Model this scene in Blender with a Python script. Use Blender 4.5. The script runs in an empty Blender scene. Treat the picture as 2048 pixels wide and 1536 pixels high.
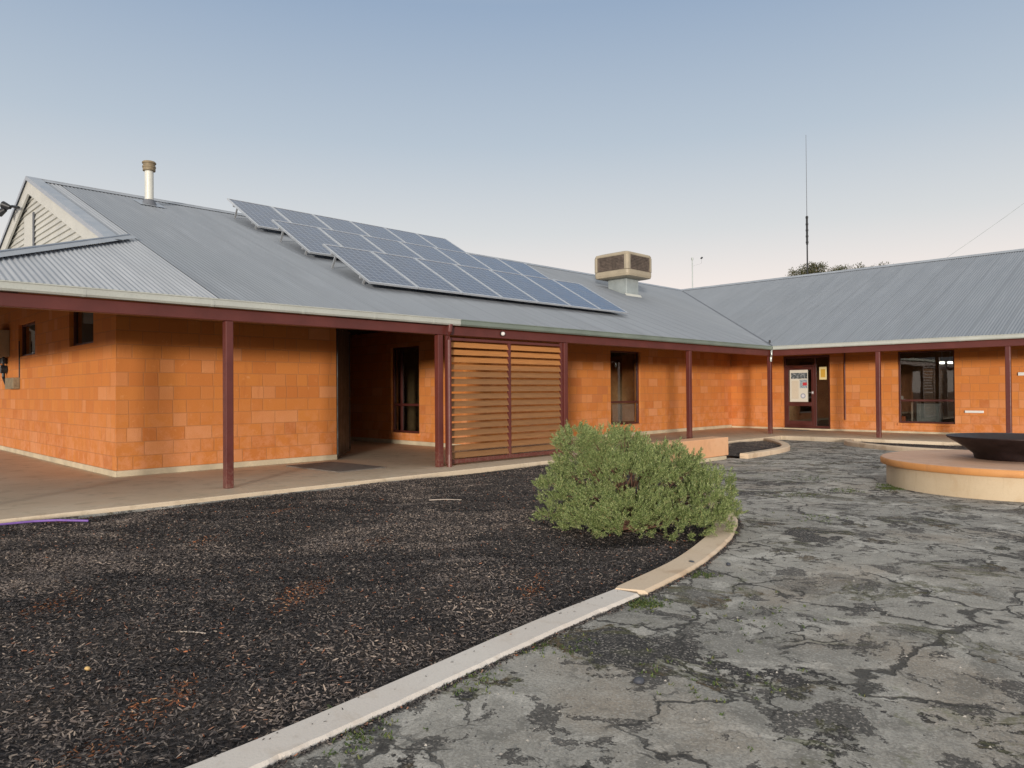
import bpy, math, random
import numpy as np
from mathutils import Vector, Matrix
random.seed(7); rng = np.random.default_rng(11)
C = bpy.context.scene.collection
sc = bpy.context.scene
PI = math.pi

# ------------------------------------------------------------------ node helpers
class NT:
    def __init__(s, tree): s.t = tree; s.n = tree.nodes; s.l = tree.links
    def node(s, typ, **kw):
        n = s.n.new(typ)
        for k, v in kw.items(): setattr(n, k, v)
        return n
    def set(s, sock, v):
        if isinstance(v, bpy.types.NodeSocket): s.l.new(v, sock)
        elif v is not None:
            if isinstance(v, (tuple, list)) and len(v) == 3 and sock.type == 'RGBA': v = (*v, 1)
            sock.default_value = v
    def math(s, op, a, b=None, c=None, clamp=False):
        n = s.node('ShaderNodeMath', operation=op, use_clamp=clamp)
        s.set(n.inputs[0], a); s.set(n.inputs[1], b); s.set(n.inputs[2], c)
        return n.outputs[0]
    def coord(s): return s.node('ShaderNodeTexCoord').outputs['Object']
    def mapping(s, v, scale=(1,1,1), loc=(0,0,0), rot=(0,0,0)):
        n = s.node('ShaderNodeMapping'); s.l.new(v, n.inputs[0])
        n.inputs['Scale'].default_value = scale; n.inputs['Location'].default_value = loc
        n.inputs['Rotation'].default_value = rot
        return n.outputs[0]
    def sep(s, v):
        n = s.node('ShaderNodeSeparateXYZ'); s.l.new(v, n.inputs[0]); return n.outputs
    def comb(s, x=0, y=0, z=0):
        n = s.node('ShaderNodeCombineXYZ'); s.set(n.inputs[0], x); s.set(n.inputs[1], y); s.set(n.inputs[2], z)
        return n.outputs[0]
    def noise(s, v=None, scale=5, detail=4, rough=.5, dist=0, out=0):
        n = s.node('ShaderNodeTexNoise')
        if v is not None: s.l.new(v, n.inputs['Vector'])
        n.inputs['Scale'].default_value = scale; n.inputs['Detail'].default_value = detail
        n.inputs['Roughness'].default_value = rough; n.inputs['Distortion'].default_value = dist
        return n.outputs[out]
    def white(s, v, dim='2D'):
        n = s.node('ShaderNodeTexWhiteNoise', noise_dimensions=dim)
        s.l.new(v, n.inputs['W' if dim == '1D' else 'Vector']); return n.outputs
    def voro(s, v, scale=5, feature='F1', out='Distance', rnd=1):
        n = s.node('ShaderNodeTexVoronoi', feature=feature); s.l.new(v, n.inputs['Vector'])
        n.inputs['Scale'].default_value = scale; n.inputs['Randomness'].default_value = rnd
        return n.outputs[out]
    def ramp(s, f, stops, interp='LINEAR'):
        n = s.node('ShaderNodeValToRGB'); s.l.new(f, n.inputs[0]); r = n.color_ramp; r.interpolation = interp
        while len(r.elements) < len(stops): r.elements.new(.5)
        for e, (p, c) in zip(r.elements, stops):
            e.position = p; e.color = (*c, 1) if isinstance(c, tuple) else (c, c, c, 1)
        return n.outputs[0]
    def mix(s, f, a, b, mode='MIX'):
        n = s.node('ShaderNodeMix', data_type='RGBA', blend_type=mode)
        s.set(n.inputs[0], f); s.set(n.inputs[6], a); s.set(n.inputs[7], b)
        return n.outputs[2]
    def smooth(s, f, a, b, lo=0, hi=1):
        n = s.node('ShaderNodeMapRange', interpolation_type='SMOOTHSTEP'); s.l.new(f, n.inputs[0])
        n.inputs[1].default_value = a; n.inputs[2].default_value = b; n.inputs[3].default_value = lo; n.inputs[4].default_value = hi
        return n.outputs[0]
    def bump(s, h, strength=.3, dist=.01, normal=None):
        n = s.node('ShaderNodeBump'); s.l.new(h, n.inputs['Height'])
        n.inputs['Strength'].default_value = strength; n.inputs['Distance'].default_value = dist
        if normal is not None: s.l.new(normal, n.inputs['Normal'])
        return n.outputs[0]

def new_mat(name, base=None, rough=.7, metal=0., spec=None):
    m = bpy.data.materials.new(name); m.use_nodes = True
    nt = NT(m.node_tree); b = m.node_tree.nodes['Principled BSDF']
    if base: b.inputs['Base Color'].default_value = (*base, 1)
    b.inputs['Roughness'].default_value = rough; b.inputs['Metallic'].default_value = metal
    if spec is not None: b.inputs['Specular IOR Level'].default_value = spec
    return m, nt, b

def worn(name, base, rough=.6, metal=0., var=.25, scale=3., fine=40, bump=.15, dirt=None):
    """a paint or material with uneven tone, grime and slight relief"""
    m, n, b = new_mat(name, base, rough, metal)
    co = n.coord()
    a = n.noise(co, scale, 5, .6); f = n.noise(co, fine, 3, .6)
    lo = tuple(c * (1 - var) for c in base); hi = tuple(min(1, c * (1 + var)) for c in base)
    col = n.ramp(a, [(.3, lo), (.7, hi)])
    col = n.mix(n.smooth(f, .45, .8, 0, .35), col, dirt or tuple(c * .6 for c in base))
    n.l.new(col, b.inputs['Base Color'])
    n.l.new(n.smooth(a, .3, .7, max(.05, rough - .1), min(1, rough + .1)), b.inputs['Roughness'])
    n.l.new(n.bump(f, bump, .003), b.inputs['Normal'])
    return m

M = {}
# ---- block walls
def block_mat():
    m, n, b = new_mat('orange_block', rough=.88)
    x, y, z = n.sep(n.coord())
    s = n.math('ADD', x, y)
    W, Hh = .47, .232
    zz = n.math('DIVIDE', n.math('ADD', z, -.1 + 4 * Hh), Hh)
    row = n.math('FLOOR', zz)
    rw = n.white(row, '1D')[0]
    off = n.math('ADD', n.math('MULTIPLY', n.math('MODULO', row, 2.), .5), n.math('MULTIPLY', rw, .22))
    sx = n.math('ADD', n.math('DIVIDE', s, W), off)
    colm = n.math('FLOOR', sx)
    w = n.white(n.comb(colm, row), '2D')
    w2 = n.white(n.comb(n.math('ADD', colm, 31.7), n.math('ADD', row, 11.3)), '2D')
    # some blocks are two half blocks
    half = n.math('GREATER_THAN', w2[0], .72)
    fx = n.math('FRACT', sx)
    fx2 = n.math('FRACT', n.math('MULTIPLY', sx, 2.))
    isR = n.math('MULTIPLY', n.math('GREATER_THAN', fx, .5), half)
    w3 = n.white(n.comb(n.math('ADD', colm, n.math('MULTIPLY', isR, .37)), row), '2D')
    val = w3[0]
    fxx = n.math('ADD', n.math('MULTIPLY', fx, n.math('SUBTRACT', 1., half)), n.math('MULTIPLY', fx2, half))
    wid = n.math('MULTIPLY', n.math('SUBTRACT', 1., n.math('MULTIPLY', half, .5)), W)
    dx = n.math('MULTIPLY', n.math('MINIMUM', fxx, n.math('SUBTRACT', 1., fxx)), wid)
    fz = n.math('FRACT', zz)
    dz = n.math('MULTIPLY', n.math('MINIMUM', fz, n.math('SUBTRACT', 1., fz)), Hh)
    nz = n.noise(n.coord(), 18, 3, .6)
    d = n.math('ADD', n.math('MINIMUM', dx, dz), n.math('MULTIPLY', n.math('SUBTRACT', nz, .5), .006))
    mort = n.smooth(d, .004, .011, 1, 0)
    col = n.ramp(val, [(0, (.48, .15, .03)), (.2, (.55, .19, .038)), (.45, (.58, .21, .042)), (.65, (.53, .175, .036)), (.8, (.57, .215, .06)), (.93, (.63, .27, .11)), (1, (.43, .13, .028))])
    big = n.noise(n.coord(), .9, 5, .6)
    col = n.mix(n.smooth(big, .35, .7, 0, .5), col, (.57, .19, .042))
    st = n.noise(n.mapping(n.coord(), (2.2, 2.2, .45)), 2.2, 6, .65)
    col = n.mix(n.smooth(st, .55, .72, 0, .45), col, (.42, .13, .03))
    scuff = n.noise(n.coord(), 7, 6, .75)
    col = n.mix(n.smooth(scuff, .6, .7, 0, .5), col, (.70, .33, .13))
    # pale salts low on the wall
    salt = n.math('MULTIPLY', n.smooth(z, .0, 1.5, .55, 0), n.smooth(n.noise(n.coord(), 5, 6, .7), .42, .62))
    col = n.mix(salt, col, (.68, .30, .15))
    fine = n.noise(n.coord(), 60, 4, .7)
    col = n.mix(n.smooth(fine, .3, .75, 0, .3), col, (.40, .12, .03))
    col = n.mix(n.math('MULTIPLY', mort, .6), col, (.36, .15, .055))
    n.l.new(col, b.inputs['Base Color'])
    hgt = n.math('ADD', n.math('ADD', n.math('MULTIPLY', mort, -.8), n.math('MULTIPLY', val, .25)), n.math('ADD', n.math('MULTIPLY', fine, .3), n.math('MULTIPLY', nz, .3)))
    n.l.new(n.bump(hgt, .5, .006), b.inputs['Normal'])
    return m
M['block'] = block_mat()
M['plinth'] = worn('plinth', (.52, .44, .31), .9, var=.18, scale=2.5, bump=.3)

def roof_mat(name, axis, base, tint=1.):
    m, n, b = new_mat(name, rough=.48, metal=.35)
    co = n.coord(); xyz = n.sep(co); a = xyz[axis]
    sheet = n.math('DIVIDE', a, .762)
    fr = n.math('FRACT', sheet)
    lap = n.smooth(n.math('MINIMUM', fr, n.math('SUBTRACT', 1., fr)), .008, .02, 1, 0)
    tone = n.white(n.math('FLOOR', sheet), '1D')[0]
    sc_ = (1, 1, 1)
    st = n.noise(n.mapping(co, (.25, 3, .25) if axis == 1 else (3, .25, .25)), 2, 6, .65)
    bl = n.noise(co, .5, 4, .6)
    base = tuple(c * tint for c in base)
    col = n.ramp(st, [(.25, tuple(c * .76 for c in base)), (.75, tuple(c * 1.12 for c in base))])
    col = n.mix(n.smooth(bl, .4, .7, 0, .3), col, tuple(c * k for c, k in zip(base, (.86, .88, .9))))
    col = n.mix(n.math('MULTIPLY', tone, .2), col, tuple(c * 1.15 for c in base))
    col = n.mix(n.math('MULTIPLY', lap, .45), col, tuple(c * .5 for c in base))
    sp = n.noise(co, 45, 3, .7)
    col = n.mix(n.smooth(sp, .62, .75, 0, .25), col, (.32, .29, .25))
    n.l.new(col, b.inputs['Base Color'])
    n.l.new(n.smooth(st, .3, .7, .42, .6), b.inputs['Roughness'])
    n.l.new(n.bump(bl, .1, .02), b.inputs['Normal'])
    return m
RB = (.27, .295, .33)
M['roof_y'] = roof_mat('galvanised_front', 1, RB)
M['roof_x'] = roof_mat('galvanised_wing', 0, RB)
M['roof_new'] = roof_mat('galvanised_paler', 1, (.43, .45, .48))
M['flash'] = worn('flashing', (.40, .43, .47), .4, .5, var=.12)
M['flash_dark'] = worn('dark_flashing', (.14, .15, .17), .6, .2)
M['stain'] = worn('stained_flashing', (.36, .27, .19), .7)
M['gut_cream'] = worn('gutter_cream', (.47, .49, .45), .45, .1, var=.1, scale=1.5, bump=.05)
M['gut_green'] = worn('gutter_greygreen', (.20, .245, .21), .4, .2, var=.15, scale=1.5)
def maroon():
    m, n, b = new_mat('maroon_paint', rough=.42)
    co = n.coord(); z = n.sep(co)[2]
    a = n.noise(co, 1.7, 5, .65); f = n.noise(co, 30, 4, .7)
    col = n.ramp(a, [(.3, (.085, .019, .015)), (.7, (.125, .029, .023))])
    dirt = n.math('MULTIPLY', n.smooth(z, .0, .5, .5, 0), n.smooth(f, .4, .65))
    col = n.mix(dirt, col, (.20, .12, .09))
    col = n.mix(n.smooth(f, .62, .8, 0, .4), col, (.27, .09, .07))
    n.l.new(col, b.inputs['Base Color']); n.l.new(n.smooth(f, .3, .7, .35, .55), b.inputs['Roughness'])
    n.l.new(n.bump(a, .1, .01), b.inputs['Normal'])
    return m
M['maroon'] = maroon()
def slat_mat():
    m, n, b = new_mat('slat_timber', rough=.75)
    co = n.coord(); z = n.sep(co)[2]
    g = n.noise(n.mapping(co, (1, .8, 26)), 4, 6, .65)
    row = n.white(n.math('FLOOR', n.math('DIVIDE', z, .142)), '1D')[0]
    fresh = n.ramp(g, [(.3, (.32, .125, .033)), (.7, (.52, .22, .058))])
    grey = n.ramp(g, [(.3, (.16, .072, .026)), (.7, (.28, .138, .05))])
    shel = n.math('ADD', n.smooth(z, 1.5, 2.15, 0, 1), n.math('MULTIPLY', n.math('SUBTRACT', row, .5), .35), clamp=True)
    col = n.mix(shel, grey, fresh)
    n.l.new(col, b.inputs['Base Color']); n.l.new(n.bump(g, .3, .004), b.inputs['Normal'])
    return m
M['slat'] = slat_mat()
def concrete(name, base, lo, hi, rough=.85, stain=(.3, .25, .18)):
    m, n, b = new_mat(name, rough=rough)
    co = n.coord()
    a = n.noise(co, .7, 6, .65); f = n.noise(co, 70, 4, .7); k = n.noise(co, 3.2, 5, .6, .5)
    col = n.ramp(a, [(.3, lo), (.5, base), (.72, hi)])
    col = n.mix(n.smooth(k, .52, .68, 0, .5), col, stain)
    run = n.noise(n.mapping(co, (5, 5, .6)), 2.5, 6, .7)
    col = n.mix(n.smooth(run, .56, .7, 0, .3), col, tuple(c * .8 for c in stain))
    col = n.mix(n.smooth(f, .5, .75, 0, .35), col, tuple(c * .65 for c in base))
    n.l.new(col, b.inputs['Base Color']); n.l.new(n.smooth(k, .3, .7, rough - .18, rough), b.inputs['Roughness'])
    n.l.new(n.bump(f, .35, .004), b.inputs['Normal'])
    return m
M['slab'] = concrete('slab_concrete', (.64, .52, .38), (.56, .45, .32), (.70, .60, .46), .7, (.42, .33, .22))
M['kerb'] = concrete('kerb_concrete', (.66, .60, .54), (.61, .55, .49), (.71, .66, .60), .9, (.52, .44, .36))
M['kerb_sand'] = concrete('kerb_sandy', (.64, .50, .36), (.59, .45, .31), (.70, .57, .43), .9, (.42, .28, .17))
M['render'] = concrete('cream_render', (.56, .445, .30), (.50, .39, .255), (.62, .505, .35), .9, (.46, .33, .2))
M['coping'] = concrete('terracotta_coping', (.60, .36, .23), (.55, .31, .19), (.64, .42, .30), .65, (.44, .26, .17))
M['coping_edge'] = concrete('terracotta_edge', (.60, .27, .085), (.52, .22, .065), (.66, .33, .13), .7, (.42, .19, .08))
M['bench'] = concrete('orange_render', (.66, .36, .19), (.62, .32, .165), (.70, .42, .25), .85, (.55, .3, .16))
M['iron'] = worn('black_iron', (.028, .018, .018), .45, .6, var=.35, scale=6, dirt=(.07, .025, .015))
M['cream'] = worn('cream_paint', (.50, .50, .46), .6, var=.08, scale=2)
M['frame'] = worn('window_frame', (.075, .018, .014), .45, var=.2)
M['dark'] = worn('dark_metal', (.018, .02, .022), .5, .2, var=.2)
M['alu'] = worn('aluminium', (.66, .68, .70), .35, .7, var=.06)
M['white'] = worn('white_plastic', (.72, .72, .70), .45, var=.05)
M['beige_box'] = worn('beige_metal', (.34, .28, .19), .5, var=.12)
M['cooler'] = worn('cooler_shell', (.36, .305, .22), .55, var=.12, scale=2)
M['pad'] = worn('cooler_pad', (.11, .085, .07), .95, var=.4, scale=9, fine=60, bump=.8)
M['zinc'] = worn('zinc', (.42, .46, .45), .45, .5, var=.15)
M['flue'] = worn('flue_pipe', (.62, .62, .56), .5, .1, var=.1)
M['rust'] = worn('rusty_cowl', (.24, .19, .12), .7, .2, var=.3, scale=12)
M['mat'] = worn('coir_mat', (.17, .145, .125), .95, var=.3, scale=8, fine=160, bump=.8)
M['inwall'] = worn('room_paint', (.62, .42, .22), .8)
M['infloor'] = worn('room_floor', (.12, .09, .07), .6)
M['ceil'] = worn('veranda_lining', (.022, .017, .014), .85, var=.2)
M['purple'] = worn('purple_hose', (.19, .10, .36), .5)
M['leaf_orange'] = worn('dry_leaf', (.55, .13, .03), .7)
M['stone_y'] = worn('yellow_stone', (.60, .40, .16), .8)
M['stone_b'] = worn('dark_pebble', (.05, .055, .07), .6)
M['stick'] = worn('pale_stick', (.45, .38, .32), .9)
M['bark'] = worn('bark', (.11, .055, .035), .9, var=.3, scale=10)
M['trunk'] = worn('gum_bark', (.22, .17, .13), .9, var=.3, scale=6)
def glass():
    m = bpy.data.materials.new('window_glass'); m.use_nodes = True; n = NT(m.node_tree)
    n.n.remove(n.n['Principled BSDF']); out = n.n['Material Output']
    t = n.node('ShaderNodeBsdfTransparent'); t.inputs[0].default_value = (.72, .73, .72, 1)
    g = n.node('ShaderNodeBsdfGlossy'); g.inputs['Roughness'].default_value = .02; g.inputs[0].default_value = (.8, .8, .8, 1)
    f = n.node('ShaderNodeLayerWeight'); fac = n.math('ADD', n.math('MULTIPLY', n.math('POWER', f.outputs['Facing'], 4.), .85), .075)
    n.l.new(n.bump(n.noise(n.coord(), 1.3, 2, .5), .05, .02), g.inputs['Normal'])
    mx = n.node('ShaderNodeMixShader'); n.l.new(fac, mx.inputs[0])
    n.l.new(t.outputs[0], mx.inputs[1]); n.l.new(g.outputs[0], mx.inputs[2]); n.l.new(mx.outputs[0], out.inputs[0])
    return m
M['glass'] = glass()
def solar():
    m, n, b = new_mat('solar_cells', rough=.12)
    x, y, z = n.sep(n.coord())
    def lines(v, per, w):
        f = n.math('FRACT', n.math('DIVIDE', v, per)); d = n.math('MULTIPLY', n.math('MINIMUM', f, n.math('SUBTRACT', 1., f)), per)
        return n.smooth(d, w * .6, w, 1, 0)
    ln = n.math('MAXIMUM', lines(x, .1592, .0085), lines(y, .1625, .0085))
    cell = n.white(n.comb(n.math('FLOOR', n.math('DIVIDE', x, .1592)), n.math('FLOOR', n.math('DIVIDE', y, .1625))), '2D')[0]
    c = n.ramp(cell, [(0, (.010, .024, .066)), (1, (.018, .04, .10))])
    c = n.mix(ln, c, (.22, .26, .33))
    dust = n.noise(n.coord(), 2.5, 5, .6)
    c = n.mix(n.smooth(dust, .4, .75, .03, .16), c, (.26, .26, .27))
    n.l.new(c, b.inputs['Base Color']); n.l.new(n.smooth(dust, .3, .7, .1, .28), b.inputs['Roughness'])
    b.inputs['Coat Weight'].default_value = .5; b.inputs['Coat Roughness'].default_value = .06
    return m
M['solar'] = solar()
def island(name, stops, rough=.8, trans=0., ss=0):
    m, n, b = new_mat(name, rough=rough)
    g = n.node('ShaderNodeNewGeometry').outputs['Random Per Island']
    c = n.ramp(g, stops)
    n.l.new(c, b.inputs['Base Color'])
    if trans:
        out = n.n['Material Output']; t = n.node('ShaderNodeBsdfTranslucent'); n.l.new(c, t.inputs[0])
        mx = n.node('ShaderNodeMixShader'); mx.inputs[0].default_value = trans
        n.l.new(b.outputs[0], mx.inputs[1]); n.l.new(t.outputs[0], mx.inputs[2]); n.l.new(mx.outputs[0], out.inputs[0])
    return m
M['chips'] = island('mulch_chips', [(0, (.014, .013, .014)), (.3, (.036, .031, .031)), (.55, (.07, .060, .057)), (.75, (.12, .10, .091)), (.88, (.19, .157, .138)), (.965, (.32, .26, .21)), (1, (.40, .12, .04))], .9)
M['chips_pale'] = island('pale_mulch_chips', [(0, (.06, .05, .047)), (.3, (.15, .12, .107)), (.6, (.20, .163, .145)), (.85, (.31, .25, .21)), (1, (.42, .33, .26))], .9)
M['chips_rust'] = island('rusty_mulch_chips', [(0, (.08, .03, .015)), (.5, (.22, .075, .03)), (.85, (.38, .14, .05)), (1, (.42, .27, .15))], .9)
M['needles'] = island('bush_leaves', [(0, (.08, .12, .04)), (.35, (.18, .24, .08)), (.7, (.31, .375, .14)), (.96, (.47, .51, .23)), (1, (.32, .18, .09))], .5, .3)
M['gumleaf'] = island('gum_leaves', [(0, (.03, .045, .018)), (.6, (.075, .085, .03)), (1, (.16, .12, .05))], .6, .2)
M['grass'] = island('weed_leaves', [(0, (.05, .09, .02)), (.7, (.12, .17, .04)), (1, (.22, .2, .07))], .6, .2)
M['gravel'] = island('loose_gravel', [(0, (.05, .05, .05)), (.5, (.14, .135, .13)), (.85, (.28, .26, .24)), (1, (.45, .42, .38))], .9)
def mulch_base():
    m, n, b = new_mat('mulch_bed', rough=.95)
    co = n.coord()
    v = n.voro(n.mapping(co, (1, 1, 1)), 55, out='Color'); vv = n.sep(v)[0]
    f = n.noise(co, 90, 3, .7); big = n.noise(co, .8, 5, .6); med = n.noise(n.mapping(co, loc=(5, 3, 0)), 2.6, 4, .6)
    c = n.ramp(vv, [(0, (.010, .009, .010)), (.5, (.028, .022, .021)), (.85, (.06, .046, .04)), (1, (.14, .11, .09))])
    c = n.mix(n.smooth(big, .52, .72, 0, .4), c, (.09, .072, .06))
    c = n.mix(n.smooth(med, .68, .76, 0, .6), c, (.24, .085, .035))
    n.l.new(c, b.inputs['Base Color']); n.l.new(n.bump(n.math('ADD', vv, f), .9, .02), b.inputs['Normal'])
    return m
M['mulch'] = mulch_base()
def road():
    m, n, b = new_mat('worn_bitumen', rough=.9)
    co = n.coord()
    warp = n.noise(co, 1.6, 5, .6, out=1)
    wc = n.node('ShaderNodeVectorMath', operation='MULTIPLY_ADD'); n.l.new(warp, wc.inputs[0]); wc.inputs[1].default_value = (.9, .9, 0); n.l.new(co, wc.inputs[2])
    w = wc.outputs[0]
    a = n.noise(w, .55, 8, .62); a2 = n.noise(n.mapping(co, loc=(9, 4, 0)), 1.3, 9, .68, .4)
    fine = n.noise(co, 75, 4, .75); grit = n.voro(co, 110, out='Color'); gr = n.sep(grit)[0]; med = n.noise(co, 9, 6, .7)
    # worn pale skin with tonal drift
    c = n.ramp(a, [(.28, (.26, .25, .225)), (.45, (.38, .362, .325)), (.6, (.49, .465, .415)), (.75, (.62, .59, .53))])
    c = n.mix(n.smooth(med, .35, .7, 0, .5), c, (.22, .21, .185))
    c = n.mix(n.smooth(n.noise(n.mapping(wc.outputs[0], loc=(2, 8, 0)), 2.3, 8, .7), .53, .6, 0, .7), c, (.64, .61, .55))
    c = n.mix(n.smooth(n.noise(n.mapping(co, loc=(20, 8, 0)), .9, 5, .6), .5, .7, 0, .5), c, (.36, .28, .20))
    c = n.mix(n.smooth(n.noise(n.mapping(wc.outputs[0], loc=(31, 8, 0)), 3.1, 7, .7), .53, .6, 0, .5), c, (.13, .125, .11))
    c = n.mix(n.smooth(fine, .42, .6, 0, .5), c, (.17, .162, .145))
    c = n.mix(n.smooth(gr, .86, .93, 0, .5), c, (.5, .48, .44))
    # coarse patches where the skin is gone
    rag = n.math('MULTIPLY', n.math('SUBTRACT', med, .5), .34)
    near = n.smooth(n.sep(co)[1], -16., -11., 0, 1)
    p1 = n.math('SUBTRACT', 1., n.smooth(n.math('ADD', a2, rag), .425, .438))
    a3 = n.noise(n.mapping(w, loc=(14, 3, 0)), 3.3, 6, .65)
    p2 = n.math('SUBTRACT', 1., n.smooth(n.math('ADD', a3, rag), .412, .425))
    gz_ = n.smooth(n.noise(n.mapping(co, loc=(3, 9, 0)), .35, 3, .5), .38, .55)
    patch = n.math('MAXIMUM', n.math('MULTIPLY', p1, n.smooth(gz_, 0, 1, .35, 1)), n.math('MULTIPLY', p2, .8))
    dark = n.ramp(gr, [(0, (.015, .015, .015)), (.5, (.045, .042, .04)), (.8, (.10, .09, .082)), (.93, (.22, .2, .18)), (1, (.42, .38, .33))])
    c = n.mix(patch, c, dark)
    # cracks
    cr = n.voro(w, .8, 'DISTANCE_TO_EDGE'); cr2 = n.voro(n.mapping(w, loc=(3, 1, 0)), 1.9, 'DISTANCE_TO_EDGE')
    gate = n.smooth(n.noise(n.mapping(co, loc=(1, 1, 7)), .9, 3, .5), .40, .5)
    gate2 = n.smooth(n.noise(n.mapping(co, loc=(7, 5, 1)), 1.1, 3, .5), .49, .57)
    k1 = n.math('MULTIPLY', n.smooth(n.math('ADD', cr, n.math('MULTIPLY', n.math('SUBTRACT', med, .5), .05)), .003, .015, 1, 0), gate)
    k2 = n.math('MULTIPLY', n.smooth(n.math('ADD', cr2, n.math('MULTIPLY', n.math('SUBTRACT', med, .5), .08)), .004, .02, 1, 0), gate2)
    k = n.math('MAXIMUM', k1, k2)
    c = n.mix(n.math('MULTIPLY', k, .85), c, (.035, .033, .03))
    # small pits
    pits = n.smooth(n.noise(n.mapping(co, (1, 1.6, 1)), 6.5, 5, .6, 1.), .66, .70)
    c = n.mix(n.math('MULTIPLY', pits, .75), c, (.05, .048, .044))
    # moss along damp edges of patches
    rim = n.math('MULTIPLY', n.smooth(n.math('ABSOLUTE', n.math('SUBTRACT', a2, .43)), 0, .028, 1, 0), n.smooth(n.noise(co, 1.1, 4, .6), .46, .56))
    c = n.mix(n.math('MULTIPLY', rim, .6), c, (.11, .11, .035))
    moss = n.math('MULTIPLY', n.smooth(n.noise(n.mapping(w, loc=(4, 4, 0)), 2.7, 6, .7), .58, .66), n.smooth(n.noise(n.mapping(co, loc=(11, 4, 0)), .6, 3, .5), .5, .6))
    c = n.mix(n.math('MULTIPLY', moss, .4), c, (.14, .15, .05))
    brown = n.math('MULTIPLY', rim, n.smooth(n.noise(co, 3, 3, .5), .5, .6))
    c = n.mix(n.math('MULTIPLY', brown, .5), c, (.15, .075, .035))
    n.l.new(c, b.inputs['Base Color'])
    h = n.math('ADD', n.math('MULTIPLY', n.math('MAXIMUM', patch, k), -1.2), n.math('ADD', n.math('MULTIPLY', fine, .35), n.math('MULTIPLY', med, .5)))
    n.l.new(n.bump(h, 1., .028), b.inputs['Normal'])
    return m
M['road'] = road()
M['soil'] = concrete('red_soil', (.28, .13, .07), (.22, .1, .05), (.34, .18, .1), .95, (.2, .1, .06))

# ------------------------------------------------------------------ mesh helpers
class MB:
    def __init__(s): s.v = []; s.f = []
    def add(s, vs, fs):
        o = len(s.v); s.v += [tuple(v) for v in vs]; s.f += [tuple(i + o for i in f) for f in fs]
    def box(s, x0, x1, y0, y1, z0, z1):
        s.add([(x0,y0,z0),(x1,y0,z0),(x1,y1,z0),(x0,y1,z0),(x0,y0,z1),(x1,y0,z1),(x1,y1,z1),(x0,y1,z1)],
              [(0,3,2,1),(4,5,6,7),(0,1,5,4),(1,2,6,5),(2,3,7,6),(3,0,4,7)])
        return s
    def tube(s, a, b, r0, r1=None, n=12, caps=True):
        r1 = r0 if r1 is None else r1
        a = Vector(a); b = Vector(b); d = (b - a).normalized()
        u = d.orthogonal().normalized(); w = d.cross(u)
        vs = [a + (u * math.cos(t) + w * math.sin(t)) * r0 for t in [2*PI*i/n for i in range(n)]]
        vs += [b + (u * math.cos(t) + w * math.sin(t)) * r1 for t in [2*PI*i/n for i in range(n)]]
        fs = [(i, (i+1) % n, n + (i+1) % n, n + i) for i in range(n)]
        if caps: fs += [tuple(reversed(range(n))), tuple(range(n, 2*n))]
        s.add(vs, fs); return s
    def path(s, pts, r, n=8):
        pts = [Vector(p) for p in pts]; rings = []; up = Vector((0, 0, 1))
        for i, p in enumerate(pts):
            d = (pts[min(i+1, len(pts)-1)] - pts[max(i-1, 0)]).normalized()
            u = d.cross(up); u = u.normalized() if u.length > .01 else Vector((1, 0, 0)); w = u.cross(d)
            rr = r[i] if isinstance(r, (list, tuple)) else r
            rings.append([p + (u*math.cos(2*PI*k/n) + w*math.sin(2*PI*k/n))*rr for k in range(n)])
        vs = [v for ring in rings for v in ring]; fs = []
        for i in range(len(pts)-1):
            for k in range(n): fs.append((i*n+k, i*n+(k+1) % n, (i+1)*n+(k+1) % n, (i+1)*n+k))
        fs += [tuple(range(n)), tuple(reversed(range((len(pts)-1)*n, len(pts)*n)))]
        s.add(vs, fs); return s
    def lathe(s, prof, n=64, c=(0, 0)):
        vs = [(c[0]+r*math.cos(2*PI*k/n), c[1]+r*math.sin(2*PI*k/n), z) for r, z in prof for k in range(n)]
        fs = [(i*n+k, i*n+(k+1) % n, (i+1)*n+(k+1) % n, (i+1)*n+k) for i in range(len(prof)-1) for k in range(n)]
        s.add(vs, fs); return s
    def prism(s, poly, z0, z1):
        n = len(poly)
        s.add([(x, y, z0) for x, y in poly] + [(x, y, z1) for x, y in poly],
              [tuple(reversed(range(n))), tuple(range(n, 2*n))] + [(i, (i+1) % n, n+(i+1) % n, n+i) for i in range(n)])
        return s
    def build(s, name, m, parent=None, bevel=0., smooth=False, loc=None):
        me = bpy.data.meshes.new(name); me.from_pydata(s.v, [], s.f); me.materials.append(m); me.update()
        o = bpy.data.objects.new(name, me); C.objects.link(o)
        if smooth:
            me.shade_smooth()
        if bevel:
            b = o.modifiers.new('bevel', 'BEVEL'); b.width = bevel; b.segments = 2; b.limit_method = 'ANGLE'
        if parent: o.parent = parent
        if loc: o.location = loc
        return o

def np_mesh(name, verts, nper, m, parent=None):
    """verts (N*nper,3): N separate polygons of nper corners"""
    N = len(verts) // nper
    me = bpy.data.meshes.new(name); me.vertices.add(len(verts)); me.vertices.foreach_set('co', verts.astype(np.float32).ravel())
    me.loops.add(len(verts)); me.loops.foreach_set('vertex_index', np.arange(len(verts), dtype=np.int32))
    me.polygons.add(N); me.polygons.foreach_set('loop_start', np.arange(N, dtype=np.int32) * nper)
    me.update(calc_edges=True); me.materials.append(m)
    o = bpy.data.objects.new(name, me); C.objects.link(o)
    if parent: o.parent = parent
    return o

def empty(name, loc=(0, 0, 0), rz=0):
    o = bpy.data.objects.new(name, None); C.objects.link(o); o.location = loc; o.rotation_euler.z = rz; return o
def tag(o, label=None, cat=None, group=None, kind=None):
    if label: o['label'] = label
    if cat: o['category'] = cat
    if group: o['group'] = group
    if kind: o['kind'] = kind
    return o

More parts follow.
